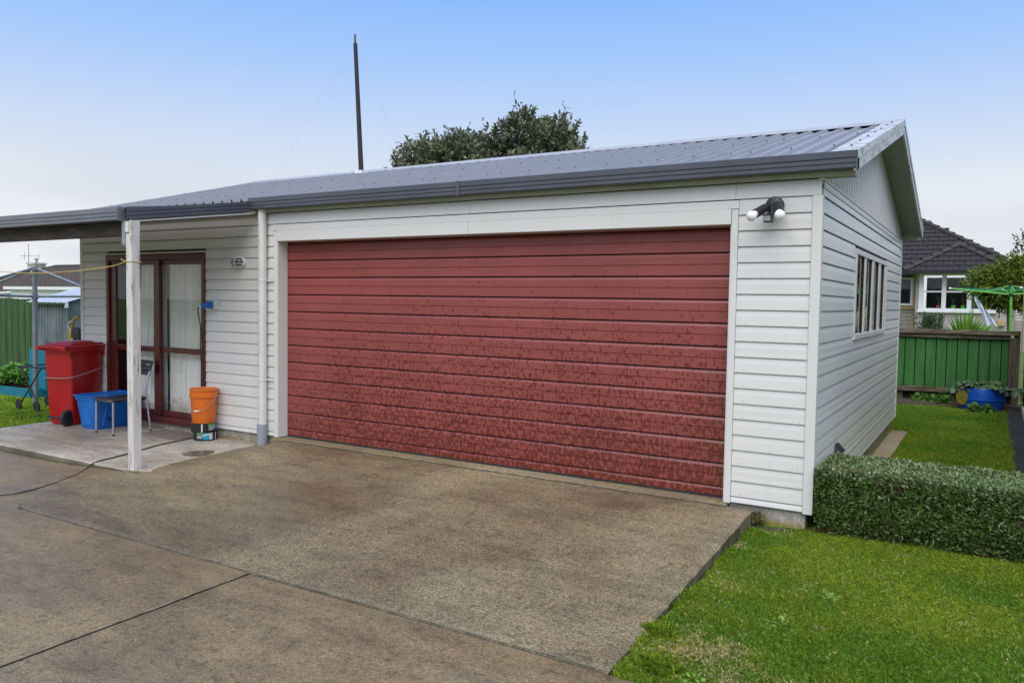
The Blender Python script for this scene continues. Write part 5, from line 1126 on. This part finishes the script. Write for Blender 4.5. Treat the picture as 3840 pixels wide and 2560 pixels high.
t = leafy('potted_shrub', 'thin bare-stemmed plant in a blue pot below the dark casement', 'plant', 3.98, 22.5, .75, .16, .55, 34, .06, [(.05, .06, .03)], 21)
obj('pot', MB().lathe([(.16, -.75), (.20, .0), (.17, .0), (.05, -.05)], (3.98, 22.5, .75), 'z', 18), 'galvanised', t, smooth=True)

def crown(name, label, cat, base, clumps, n, ln, wd, cols, seed, trunk_r=.12, mat='leaf_matte', group=None, upright=.35, twig_len=.22, shoots=0, per=9):
    """trunk and limbs to every clump; leaves sit on short shoots inside the clumps"""
    rg = np.random.default_rng(seed); base = Vector(base); t = thing(name, label, cat, base, group=group)
    tb = MB(); top = Vector((base.x, base.y, min(c[2] for c in clumps) - .2)); tb.tube([base, (base + top) / 2 + Vector((.06, .03, 0)), top], [trunk_r, trunk_r * .85, trunk_r * .7], 10)
    for c in clumps:
        e = Vector(c[:3]); tb.tube([top, (top + e) / 2 + Vector((rg.normal() * .12, rg.normal() * .12, .1)), e], [trunk_r * .45, trunk_r * .28, trunk_r * .08], 6)
    obj('trunk', tb, 'bark', t, smooth=True)
    vol = np.array([c[3] ** 2 for c in clumps]); vol = vol / vol.sum(); idx = rg.choice(len(clumps), n, p=vol); CL_ = np.array([c[:3] for c in clumps]); RR = np.array([c[3] for c in clumps])
    d = unit(rg.normal(size=(n, 3))); r_ = RR[idx] * (.45 + .55 * rg.random(n) ** .5); O = CL_[idx] + d * r_[:, None] * np.array([1, 1, .85])
    D0 = unit(d + np.array([0, 0, upright * 2]) + .35 * rg.normal(size=(n, 3))); sl = twig_len * (.6 + .8 * rg.random(n))
    if shoots:
        k = rg.choice(n, shoots, replace=False); k = k[d[k, 2] > .1]; D0[k] = unit(np.array([0, 0, 1]) + .22 * rg.normal(size=(len(k), 3))); sl[k] *= 2.2
    q = rg.random((n, per)); P = (O[:, None, :] + D0[:, None, :] * (q * sl[:, None])[:, :, None]).reshape(-1, 3); DD = (np.repeat(D0, per, 0) * .9 + .8 * rg.normal(size=(n * per, 3)))
    tone = np.repeat(rg.random(n), per); N = rg.normal(size=(n * per, 3)) * .6 + np.array([0, 0, 1.]); s_ = .7 + .6 * rg.random(n * per); Q = leaves(P, DD, N, ln * s_, wd * s_)
    cc = np.array(cols)[(np.repeat(rg.integers(0, len(cols), n), per) + (rg.random(n * per) < .25)) % len(cols)] * (.65 + .7 * tone[:, None]) * (.8 + .4 * rg.random((n * per, 1)))
    quads('crown', Q, cc, mat, t, None, tuple(base))
    tw_ = MB()
    for i in rg.choice(n, min(260, n // 4), replace=False): tw_.tube([tuple(O[i]), tuple(O[i] + D0[i] * sl[i])], .006, 4, False)
    obj('twigs', tw_, 'twig', t, kind='stuff'); return t
cl = []
rg = np.random.default_rng(33)
for i in range(46):
    a = rg.random() * 6.283; rr_ = 2.75 * math.sqrt(rg.random()); x_ = -4.75 + rr_ * math.cos(a); y_ = 11.3 + .7 * rr_ * math.sin(a)
    hmax = 5.75 - .22 * (x_ + 4.5) ** 2 if x_ < -3.0 else 6.05 - .25 * (x_ + 3.6) ** 2
    hmax = min(hmax, 5.95); cl.append((x_, y_, max(3.2, hmax - .45 - rg.random() * 1.5), .40 + .25 * rg.random()))
for x_, z_, r_ in ((-7.0, 4.45, .45), (-6.5, 4.9, .42), (-5.9, 5.2, .42), (-5.2, 5.35, .40), (-4.6, 5.2, .4), (-4.0, 5.55, .40), (-3.55, 5.75, .38), (-3.0, 5.45, .40), (-2.6, 5.1, .40), (-2.2, 4.75, .36), (-1.55, 4.6, .20), (-7.4, 4.1, .35)): cl.append((x_, 11.2, z_, r_))
crown('broadleaf_tree', 'dense grey green tree rising behind the garage roof', 'tree', (-4.6, 11.4, -.2), cl, 11500, .125, .052, [(.125, .145, .075), (.17, .185, .115), (.085, .115, .05), (.23, .24, .17)], 34, .18, 'leaf_matte', None, .5, .24, 700, 10)
cl = [(6.62 + .30 * math.cos(a), 16 + .3 * math.sin(a), 2.0 + .18 * math.sin(3 * a), .30) for a in np.linspace(0, 6, 7)] + [(7.05 + .35 * math.cos(a), 16.1, 2.1 + .30 * math.sin(a), .38) for a in np.linspace(0, 6, 7)] + [(7.3, 16, 2.25, .45), (7.5, 16.2, 1.8, .45), (6.75, 16, 1.75, .30), (6.5, 15.9, 1.78, .2), (7.0, 16, 1.7, .35)]
crown('garden_tree', 'bushy yellow green tree behind the green clothes hoist', 'tree', (6.9, 16, 0), cl + [(6.42, 15.9, 2.2, .24)], 2900, .075, .034, [(.15, .21, .022), (.10, .16, .025), (.06, .11, .02), (.24, .26, .03)], 35, .06, 'leaf_matte', None, .25, .16, 80, 9)
cl = [(7.35, 19, 2.9, .3), (7.6, 19, 3.2, .35), (7.2, 19, 3.3, .12), (7.9, 19, 2.6, .5), (7.5, 19, 2.2, .5), (8.3, 19, 3.2, .5)]
crown('young_tree', 'thin dark leaved tree at the right edge beyond the clothes hoist', 'tree', (7.7, 19, 0), cl, 600, .08, .032, [(.03, .055, .02), (.05, .075, .025)], 36, .05, 'leaf_matte', None, .6, .2, 120, 7)
# trees over the side fence, seen mirrored in the side window
for k, (x_, y_, s_) in enumerate(((9.4, 7.0, 1.0), (9.8, 10.8, 1.2), (10.0, 3.2, .9))):
    cl = [(x_ + 1.0 * math.cos(a) * s_, y_ + 1.2 * math.sin(a) * s_, 2.3 + .7 * math.sin(2.3 * a) * s_, .7 * s_) for a in np.linspace(0, 6, 9)]
    crown('boundary_tree', ['leafy green tree over the side fence mirrored in the garage window', 'tallest tree over the side fence near the back fence', 'lower leafy tree over the side fence nearest the hedge'][k], 'tree', (x_, y_, -.2), cl, 500, .16, .08, [(.035, .075, .02), (.06, .10, .03)], 40 + k, .1)

# ---------------------------------------------------------------- hedge
HG = thing('hedge', 'low clipped box hedge with pale top at the garage corner', 'hedge', (6.6, .3, -.14))
HX0, HX1, HY0, HY1, HZ = 5.50, 7.9, -.06, .64, .345
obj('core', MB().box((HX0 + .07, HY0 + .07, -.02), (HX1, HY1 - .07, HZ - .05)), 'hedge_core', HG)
tw_ = MB(); rg = np.random.default_rng(50)
for i in range(420):
    x_ = HX0 + .05 + rg.random() * 1.6; b = (x_, .05 + rg.random() * .3, -.14); e = (x_ + rg.normal() * .06, HY0 + .02 + rg.random() * .05, -.10 + rg.random() * .42); tw_.tube([b, ((b[0] + e[0]) / 2, (b[1] + e[1]) / 2 + .03, (b[2] + e[2]) / 2), e], .0022, 4, False)
obj('twigs', tw_, 'twig', HG, kind='stuff')
def hedge_face(n, kind, seed):
    rg = np.random.default_rng(seed); u_ = rg.random(n); v_ = rg.random(n)
    if kind == 'front': P = np.stack([HX0 + u_ ** 1.0 * (HX1 - HX0), HY0 + 0 * u_, -.115 + v_ * (HZ + .115)], 1); N = np.array([0, -1., 0])
    elif kind == 'left': P = np.stack([HX0 + 0 * u_, HY0 + u_ * (HY1 - HY0), -.115 + v_ * (HZ + .115)], 1); N = np.array([-1., 0, 0])
    else: P = np.stack([HX0 + u_ * (HX1 - HX0), HY0 + v_ * (HY1 - HY0), HZ + 0 * u_], 1); N = np.array([0, 0, 1.])
    lump = vnoise(P[:, 0] + P[:, 2] * .7, P[:, 1] + P[:, 2], 12, 9); dep = rg.random(n) ** 1.3 * (.11 if kind != 'top' else .05)
    P = P - N * (dep + .028 * lump - .012)[:, None]
    if kind != 'top':
        und = np.clip((.03 - P[:, 2] + .06 * (vnoise(P[:, 0], P[:, 1], 15, 6) - .5)) / .14, 0, 1); P = P - N * (und * .07 * (.4 + rg.random(n)))[:, None]
    rnd_ = np.clip(((P[:, 2] - (HZ - .05)) / .05), 0, 1)
    if kind == 'front': P[:, 1] += rnd_ ** 2 * .03
    if kind == 'left': P[:, 0] += rnd_ ** 2 * .03
    D = unit(rg.normal(size=(n, 3)) * .9 + N * .22 + np.array([0, 0, .25])); NN = N + .60 * rg.normal(size=(n, 3))
    sz = (.016 + .014 * rg.random(n)); Q = leaves(P, D, NN, sz, sz * .80, .15)
    if kind == 'top': pal = np.array([(.13, .20, .070), (.18, .25, .11), (.08, .14, .038), (.26, .31, .18)])  # top leaves take a paler palette than the sides
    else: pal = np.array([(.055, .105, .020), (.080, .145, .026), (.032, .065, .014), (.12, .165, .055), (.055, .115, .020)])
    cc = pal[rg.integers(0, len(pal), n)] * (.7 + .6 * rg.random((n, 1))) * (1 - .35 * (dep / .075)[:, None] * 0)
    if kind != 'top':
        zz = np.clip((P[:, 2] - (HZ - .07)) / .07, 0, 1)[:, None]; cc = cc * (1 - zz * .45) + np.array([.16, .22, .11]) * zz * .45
    br_ = (vnoise(P[:, 0] * 3, P[:, 2] * 3 + P[:, 1], 14, 2.5) > .70) & (rg.random(n) < .5); br_ &= (kind != 'top'); cc[br_] = np.array([.12, .08, .045])
    return Q, cc
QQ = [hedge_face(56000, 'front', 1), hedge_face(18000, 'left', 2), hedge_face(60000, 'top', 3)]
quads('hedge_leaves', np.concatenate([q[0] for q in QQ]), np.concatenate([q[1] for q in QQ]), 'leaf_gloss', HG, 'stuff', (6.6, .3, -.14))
# pale cut sprigs
rg = np.random.default_rng(51); n = 130; P = np.stack([HX0 + rg.random(n) * 2.0, HY0 - .012 + 0 * rg.random(n), -.10 + rg.random(n) * .44], 1); D = rg.normal(size=(n, 3)) * np.array([1, .3, .8]); Q = leaves(P, D, np.array([0, -1., 0]) + .3 * rg.normal(size=(n, 3)), .035 + .03 * rg.random(n), .0045, .1)
quads('cut_sprigs', Q, np.array([[.30, .33, .22]]) * (.7 + .6 * rg.random((n, 1))), 'leaf_matte', HG, 'stuff', (6.6, .3, -.14))

# ---------------------------------------------------------------- grass
def grass(name, x0, x1, y0, y1, n, hmin, hmax, w, hf, mask=None, seed=1, straw=True):
    rg = np.random.default_rng(seed); x = x0 + (x1 - x0) * rg.random(n); y = y0 + (y1 - y0) * rg.random(n)
    if mask is not None: k = mask(x, y); x, y = x[k], y[k]; n = len(x)
    z = hf(x, y) - .004; H = hmin + (hmax - hmin) * rg.random(n) ** 1.3; a = rg.random(n) * 6.283; lean = .25 + .9 * rg.random(n)
    pt = vnoise(x, y, 20, 1.6); pt2 = vnoise(x, y, 21, 5.0); pt3 = vnoise(x, y, 22, 11)
    H = H * (.75 + .5 * pt2)
    g1 = np.array([.27, .42, .038]); g2 = np.array([.44, .56, .070]); g3 = np.array([.215, .395, .045])
    t = np.clip((pt * .6 + pt2 * .4 - .34) * 3.0, 0, 1)[:, None]; c = g3 * (1 - t) + g2 * t; c = c * .72 + g1 * .28
    c = c * (.6 + .75 * rg.random((n, 1)))
    if straw:
        sp = .015 + .16 * np.clip((pt3 - .66) * 3, 0, 1)
        for (sx, sy, sr, sa) in ((5.28, -2.30, .15, .50), (5.46, -2.18, .13, .42), (5.60, -2.42, .13, .38), (5.12, -.60, .07, .6), (5.30, -2.05, .12, .3), (5.25, -1.35, .10, .25)):
            sp = sp + sa * np.exp(-((x - sx) ** 2 + (y - sy) ** 2 * 1.6) / sr ** 2) * (pt3 > .3)
        m_ = rg.random(n) < sp; c[m_] = np.array([.90, .72, .44]) * (.7 + .5 * rg.random((m_.sum(), 1)))
    s_ = np.stack([-np.sin(a), np.cos(a), 0 * a], 1) * (w * (.6 + .8 * rg.random(n)) / 2)[:, None]; d = np.stack([np.cos(a), np.sin(a), 0 * a], 1)
    B = np.stack([x, y, z], 1); M_ = B + d * (H * lean * .35)[:, None] + np.stack([0 * x, 0 * x, H * .62], 1); T = B + d * (H * lean)[:, None] + np.stack([0 * x, 0 * x, H * (1.0 - .38 * lean * .6)], 1)
    V_ = np.stack([B - s_, B + s_, M_ + s_ * .8, T, M_ - s_ * .8], 1)
    o = quads(name, V_, c, 'grass_blade', None, 'stuff'); return o
def edge_wob(y): return .018 * np.sin(y * 9) + .012 * np.sin(y * 23 + 1)
front_mask = lambda x, y: (x > 5.066 + edge_wob(y)) & (y > -2.665 + .02 * np.sin(x * 12)) & ~((x > 5.56) & (y > .10)) & ~((x < XR + .0) & (y > -.01)) & (RNG.random(len(x)) < np.where(y > -.05, .7, 1)) & ~((y > -.20 + .05 * np.sin(20 * x)) & (x < 5.36) & (RNG.random(len(x)) < .75))
tag(grass('grass', 5.06, 7.6, -2.68, .16, 210000, .014, .034, .0034, lawn_h, front_mask, 60), 'mown green front lawn with straw patches beside the concrete apron', 'grass')
side_mask = lambda x, y: ~((x < 5.66) & (y > 3.33) & (y < 5.52)) & ~((x < 5.44) & (y < 5.97)) & ~((y > 8.75) & (RNG.random(len(x)) < .7)) & ~(y > 9.5) & ~(((x - 6.47) ** 2 + (y - 8.98) ** 2) < .34 ** 2) & (x < 6.80 + .02 * np.sin(y * 7))
tag(grass('grass', 4.9, 6.83, .7, 9.5, 150000, .014, .036, .0055, lawn_h, side_mask, 61, False), 'narrow green side lawn between the hedge and the board fence', 'grass')
left_mask = lambda x, y: ~((x > -9.2) & (x < -6.78) & (y > .92)) & ~((x > -9.1) & (x < -7.9) & (y > 2.2)) & (x < -3.68)
tag(grass('grass', -11.5, -3.68, -1.1, 4.1, 110000, .02, .05, .011, lambda x, y: -.205 + 0 * x, left_mask, 62, False), 'green back lawn around the clothesline pole', 'grass')
# taller tufts and broad weeds
def tuft(cx, cy, n, h, seed, label):
    rg = np.random.default_rng(seed); t = grass('grass_tuft', cx - .09, cx + .09, cy - .07, cy + .07, n, h * .6, h, .0042, lawn_h, lambda x, y: np.exp(-((x - cx) ** 2 + (y - cy) ** 2 * 1.5) / .05 ** 2) > RNG.random(len(x)), seed, False); return tag(t, label, 'grass')
tuft(5.25, -2.50, 1600, .075, 70, 'long dark green tuft at the near tip of the lawn'); tuft(5.13, -2.15, 800, .065, 71, 'light green tuft on the lawn edge by the apron'); tuft(5.10, -1.62, 500, .06, 72, 'small grass tuft where the apron edge meets the lawn')
for i, (x_, y_, r_, lab) in enumerate(((5.42, -2.56, .09, 'broad leaved dark weed at the bottom edge of the lawn'), (5.78, -1.25, .07, 'flat rosette weed in the middle of the front lawn'), (5.62, -1.72, .05, 'small rosette weed between the straw patch and the hedge'), (6.02, -.62, .07, 'flat weed in the lawn near the hedge foot'))):
    leafy('weed', lab, 'weed', x_, y_, float(lawn_h(x_, y_)), r_ * .75, .026, 60, .032, [(.17, .29, .05), (.20, .33, .055)], 80 + i, False)
for i, (x_, y_, lab) in enumerate(((5.60, 9.42, 'bright weed at the foot of the fence left of the planter'), (5.85, 9.35, 'grassy weed in the soil just left of the blue barrel'), (6.45, 8.55, 'low weeds in front of the blue barrel'))):
    leafy('weed', lab, 'weed', x_, y_, -.12, .16, .11, 150, .085, [(.10, .22, .035), (.07, .17, .03)], 90 + i, False)
rg = np.random.default_rng(95)
leafy('weed', 'dry weed growing in the corner between apron and foundation', 'weed', 5.10, -.06, -.13, .045, .13, 70, .035, [(.10, .13, .03), (.12, .09, .04)], 99, True)
# fallen leaves and grit scattered over the concrete
n = 260; x = rg.random(n) * 6.5 - 1.2; y = -.4 - rg.random(n) * 3.8; ok = (x < 5.0); x, y = x[ok], y[ok]
z = np.where(y > -2.65, np.where(x > -.1, apron_h(x, y), drive_h(x, y)), drive_h(x, y)) + .0035; P = np.stack([x, y, z], 1); n = len(x)
quads('grit', leaves(P, np.stack([rg.normal(size=n), rg.normal(size=n), 0 * x], 1), np.array([0, 0, 1.]) + .1 * rg.normal(size=(n, 3)), .006 + .012 * rg.random(n) ** 3, .005, .05), np.where(rg.random((n, 1)) < .18, .55, .03) * np.array([[1, .93, .8]]), 'leaf_matte', None, 'stuff')['label'] = 'specks of grit and leaf litter on the concrete'
